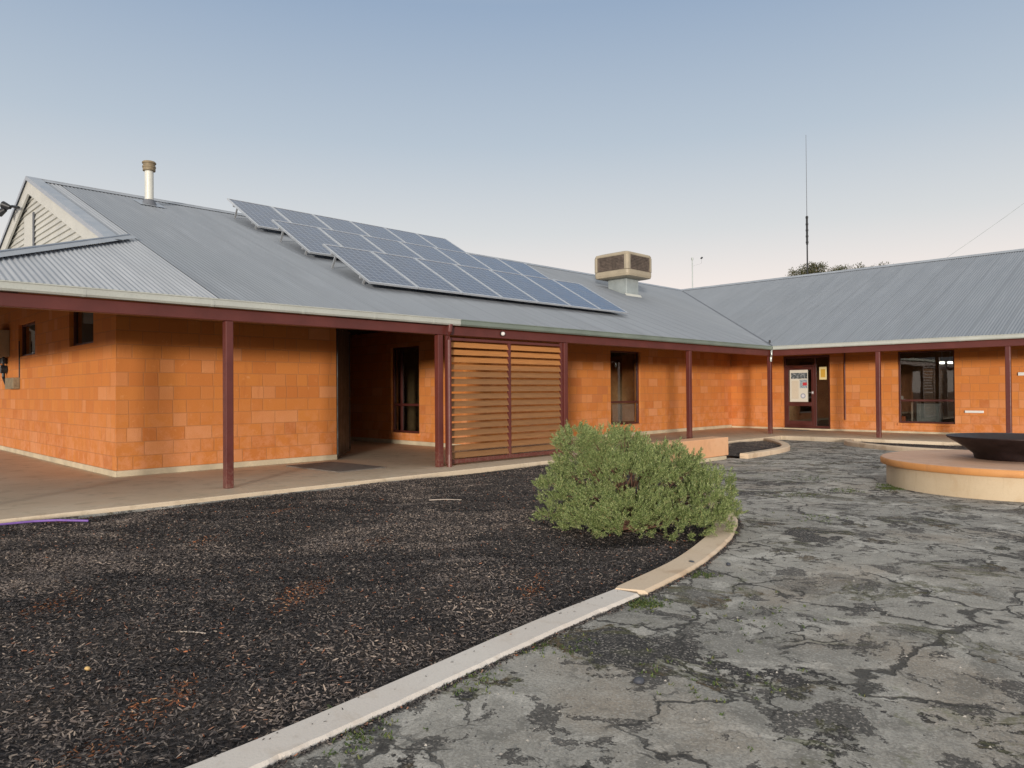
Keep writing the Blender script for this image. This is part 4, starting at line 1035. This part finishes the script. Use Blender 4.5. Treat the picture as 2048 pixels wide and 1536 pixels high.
# ------------------------------------------------------------------ bush
def fib_dirs(n):
    i = np.arange(n)+.5; ph = np.arccos(1-2*i/n); th = PI*(1+5**.5)*i
    return np.c_[np.cos(th)*np.sin(ph), np.sin(th)*np.sin(ph), np.cos(ph)]
def leaf_cards(ctr, outd, r, nl, L, W, spread, seed):
    rr = np.random.default_rng(seed); n = len(ctr); c = np.repeat(ctr, nl, 0); o = np.repeat(outd, nl, 0); N = n*nl
    off = rr.normal(0, 1, (N, 3)); off /= np.linalg.norm(off, axis=1)[:, None]; rad = r*rr.random(N)**.6
    c = c+off*rad[:, None]
    d = o*spread+off+rr.normal(0, .35, (N, 3)); d /= np.linalg.norm(d, axis=1)[:, None]
    s = np.cross(d, rr.normal(0, 1, (N, 3))); s /= np.linalg.norm(s, axis=1)[:, None]
    l = rr.uniform(.6, 1.3, N)[:, None]*L; w = rr.uniform(.7, 1.3, N)[:, None]*W; nn = np.cross(d, s)
    return np.stack([c, c+d*l*.5-s*w+nn*l*.05, c+d*l, c+d*l*.5+s*w+nn*l*.05], 1).reshape(-1, 3)
bc = np.array([5.71, -15.19, -.08])
bush = empty('bush', tuple(bc)); tag(bush, 'dense low grey-green bush spreading over the end of the sandy kerb', 'bush')
fwv = np.array([-.7066, .7076]); rt = np.array([.7076, .7066])   # screen-plane directions on the ground, used for the crown outline
rb = np.random.default_rng(21)
lobes = []  # right offset, away offset, height, radius, squash
for (a, b, h, r, q) in [(-.15, .0, .42, .62, .95), (-.55, .1, .55, .42, .9), (.35, .0, .45, .52, .9), (-.66, -.1, .86, .27, .9), (-.42, .0, .88, .25, .8), (-.12, .05, .86, .26, .8), (.12, .1, .66, .25, .8), (.45, .0, .5, .28, .8),
                        (.85, -.1, .33, .34, .85), (.62, -.45, .24, .34, .85), (.95, -.3, .18, .22, .8), (.3, -.6, .2, .34, .85), (-.1, -.65, .2, .34, .85), (-.5, -.5, .22, .34, .85), (-.25, -.78, .2, .26, .8), (-.62, -.62, .14, .24, .8), (-.8, -.25, .28, .28, .85),
                        (-.98, -.1, .42, .17, .8), (-1.0, -.3, .16, .15, .8), (0, .5, .4, .5, .9), (.6, .4, .35, .4, .9), (-.3, -.8, .1, .26, .8), (.1, -.85, .1, .28, .8), (.45, -.8, .1, .26, .8), (-.65, -.65, .12, .25, .8), (.75, -.6, .12, .26, .8), (-.5, .5, .4, .4, .9), (.0, -.35, .5, .4, .85)]:
    lobes.append(((rt*a+fwv*b)*.90, h*.97, r*.93, q))
ctrs = []; outs = []
for (xy, h, r, q) in lobes:
    n = int(125*(r/.4)**2); d = rb.normal(0, 1, (n, 3)); d /= np.linalg.norm(d, axis=1)[:, None]; d[:, 2] = np.where(d[:, 2] < -.3, -d[:, 2], d[:, 2])
    rad = r*(.72+.34*rb.random(n)); c = d*rad[:, None]*np.array([1, 1, q])+np.array([xy[0], xy[1], h])
    ctrs.append(c); outs.append(d)
ctrs = np.concatenate(ctrs); outs = np.concatenate(outs)
ins = np.zeros(len(ctrs), int)
for (xy, h, r, q) in lobes:
    e = (ctrs-np.array([xy[0], xy[1], h]))/np.array([r, r, r*q]); ins += (np.linalg.norm(e, axis=1) < .62)
keep = (ctrs[:, 2] > .07) & ((ins == 0) | (rb.random(len(ctrs)) < .12)); ctrs = ctrs[keep]; outs = outs[keep]
outs = outs+np.array([0, 0, .45]); outs /= np.linalg.norm(outs, axis=1)[:, None]
pick = rb.random(len(ctrs)) < .85
def shoots(ctr, out, nl, seed):
    rr = np.random.default_rng(seed); n = len(ctr)
    out = out + rr.normal(0, .28, out.shape); out /= np.linalg.norm(out, axis=1)[:, None]
    SL = rr.uniform(.06, .13, n); N = n*nl
    c = np.repeat(ctr-out*SL[:, None]*.5, nl, 0); o = np.repeat(out, nl, 0); sl = np.repeat(SL, nl)
    t = rr.random(N)**.8; side = np.cross(o, rr.normal(0, 1, (N, 3))); side /= np.linalg.norm(side, axis=1)[:, None]
    d = o*(.55+.5*t[:, None])+side*(1.0-.5*t[:, None])+rr.normal(0, .15, (N, 3)); d /= np.linalg.norm(d, axis=1)[:, None]
    p = c+o*(t*sl)[:, None]
    w_ = np.cross(d, rr.normal(0, 1, (N, 3))); w_ /= np.linalg.norm(w_, axis=1)[:, None]
    l = rr.uniform(.018, .036, N)[:, None]; w = rr.uniform(.0016, .0032, N)[:, None]
    return np.stack([p, p+d*l*.5-w_*w, p+d*l, p+d*l*.5+w_*w], 1).reshape(-1, 3)
sub = ctrs[pick]; so_ = outs[pick]; rep = 5
cc_ = np.repeat(sub, rep, 0)+rb.normal(0, .021, (len(sub)*rep, 3)); oo_ = np.repeat(so_, rep, 0)
stray = rb.random(len(cc_)) < .02; cc_[stray] += oo_[stray]*.07
V = shoots(cc_, oo_, 42, 5)
np_mesh('foliage', V, 4, M['needles'], bush)
st = MB()
for i in rb.choice(len(ctrs), 170, replace=False):
    e = ctrs[i]-outs[i]*.02; b0 = np.array([rb.normal(0, .12), rb.normal(0, .12), 0]); mid = b0*.4+e*.5+np.array([0, 0, .06*rb.random()])
    st.path([tuple(b0), tuple(mid), tuple(e)], [.012, .007, .003], 5)
st.build('stem', M['bark'], bush)

# ------------------------------------------------------------------ gum trees beyond the right wing
def tree(x, y, h, cr, seed, lab):
    rr = np.random.default_rng(seed); root = empty('gum_tree', (x, y, -.16)); tag(root, lab, 'tree', 'gum trees beyond the right wing')
    tk = MB(); pts = [(0, 0, 0), (.1, .05, h*.25), (.0, -.1, h*.5), (.15, 0, h*.72)]; tk.path(pts, [.28, .22, .17, .1], 9)
    cc = []; od = []
    for k in range(13):
        a = 2*PI*k/13+rr.uniform(-.3, .3); rad = cr*rr.uniform(.3, .95); z = h*rr.uniform(.78, .93)-(rad/cr)**2*h*.07
        e = np.array([math.cos(a)*rad, math.sin(a)*rad, z]); s = np.array([0.05, 0, h*rr.uniform(.4, .65)])
        tk.path([tuple(s), tuple(s*.45+e*.55+np.array([0, 0, .1])), tuple(e)], [.09, .05, .02], 6)
        m = 55; dd = rr.normal(0, 1, (m, 3)); dd /= np.linalg.norm(dd, axis=1)[:, None]
        cc.append(e+dd*np.array([.85, .85, .5])*rr.uniform(.3, 1, (m, 1))); od.append(dd*.4+np.array([0, 0, -.3]))
    tk.build('trunk', M['trunk'], root)
    np_mesh('crown', leaf_cards(np.concatenate(cc), np.concatenate(od), .22, 16, .16, .024, .8, seed), 4, M['gumleaf'], root)
tree(-15.0, 40.3, 13.0, 2.4, 1, 'dark gum tree whose crown peeps over the ridge behind the tall mast')
tree(-12.6, 41.5, 12.75, 1.7, 2, 'gum tree showing a thin dark crown edge over the ridge just right of the mast')
tree(-10.4, 41.0, 12.5, 1.2, 3, 'small gum tree top peeping over the ridge further right of the mast')

# ------------------------------------------------------------------ camera
cam = bpy.data.cameras.new('camera'); co_ = bpy.data.objects.new('camera', cam); C.objects.link(co_)
c = Vector((10.30145, -21.59864, 1.36017)); fw = Vector((-.70657988, .7075605, .01015011)); rv = Vector((.70752867, .70664937, -.00705997)); uv = Vector((.01216792, -.00219306, .99992356))
mw = Matrix((rv, uv, -fw)).transposed().to_4x4(); mw.translation = c; co_.matrix_world = mw
cam.sensor_width = 36; cam.lens = 1459.2265/2048*36; cam.clip_end = 2000; cam.clip_start = .05
sc.camera = co_

# ------------------------------------------------------------------ light
SUN_EL, SUN_AZ = 4.5, (.62, -.785)   # horizontal direction towards the sun
w = bpy.data.worlds.new('World'); sc.world = w; w.use_nodes = True
n = NT(w.node_tree); bg = n.n['Background']
sky = n.node('ShaderNodeTexSky', sky_type='NISHITA'); sky.sun_disc = False
sky.sun_elevation = math.radians(SUN_EL); sky.sun_rotation = math.atan2(SUN_AZ[0], SUN_AZ[1])
sky.air_density = 1.0; sky.dust_density = .6; sky.ozone_density = 1.5
# evening air: pale pinkish band near the horizon, blended over the physical sky by elevation
gz = n.sep(n.node('ShaderNodeTexCoord').outputs['Generated'])[2]
band = n.ramp(gz, [(0, (8.9, 7.7, 7.1)), (.13, (8.2, 7.3, 6.9)), (.21, (6.1, 6.2, 6.3)), (.32, (4.3, 4.95, 5.7)), (.47, (2.75, 3.6, 4.9)), (.62, (4.8, 5.1, 5.4)), (1, (9.0, 8.6, 7.9))])
# the side of the sky where the sun went down, behind the viewer, glows brighter
gg = n.sep(n.node('ShaderNodeTexCoord').outputs['Generated']); gx, gy = gg[0], gg[1]
toward = n.math('ADD', n.math('MULTIPLY', gx, SUN_AZ[0]), n.math('MULTIPLY', gy, SUN_AZ[1]))
glow = n.math('MULTIPLY', n.smooth(toward, .0, .9), n.smooth(gz, .75, .1))
band = n.mix(n.math('MULTIPLY', glow, .2), band, (15.5, 13.2, 10.6))
n.l.new(n.mix(.9, sky.outputs[0], band), bg.inputs[0]); bg.inputs[1].default_value = .10
s = bpy.data.lights.new('sun', 'SUN'); s.energy = 2.9; s.angle = math.radians(5.5); s.color = (1, .91, .80)
so = bpy.data.objects.new('sun', s); C.objects.link(so)
el = math.radians(SUN_EL); d = Vector((SUN_AZ[0]*math.cos(el), SUN_AZ[1]*math.cos(el), math.sin(el)))
so.rotation_euler = d.to_track_quat('Z', 'Y').to_euler()
sc.view_settings.view_transform = 'Standard'; sc.view_settings.look = 'None'; sc.view_settings.gamma = 1; sc.view_settings.exposure = .27
sc.render.engine = 'CYCLES'; sc.cycles.use_denoising = True; sc.cycles.max_bounces = 6; sc.cycles.sample_clamp_indirect = 6
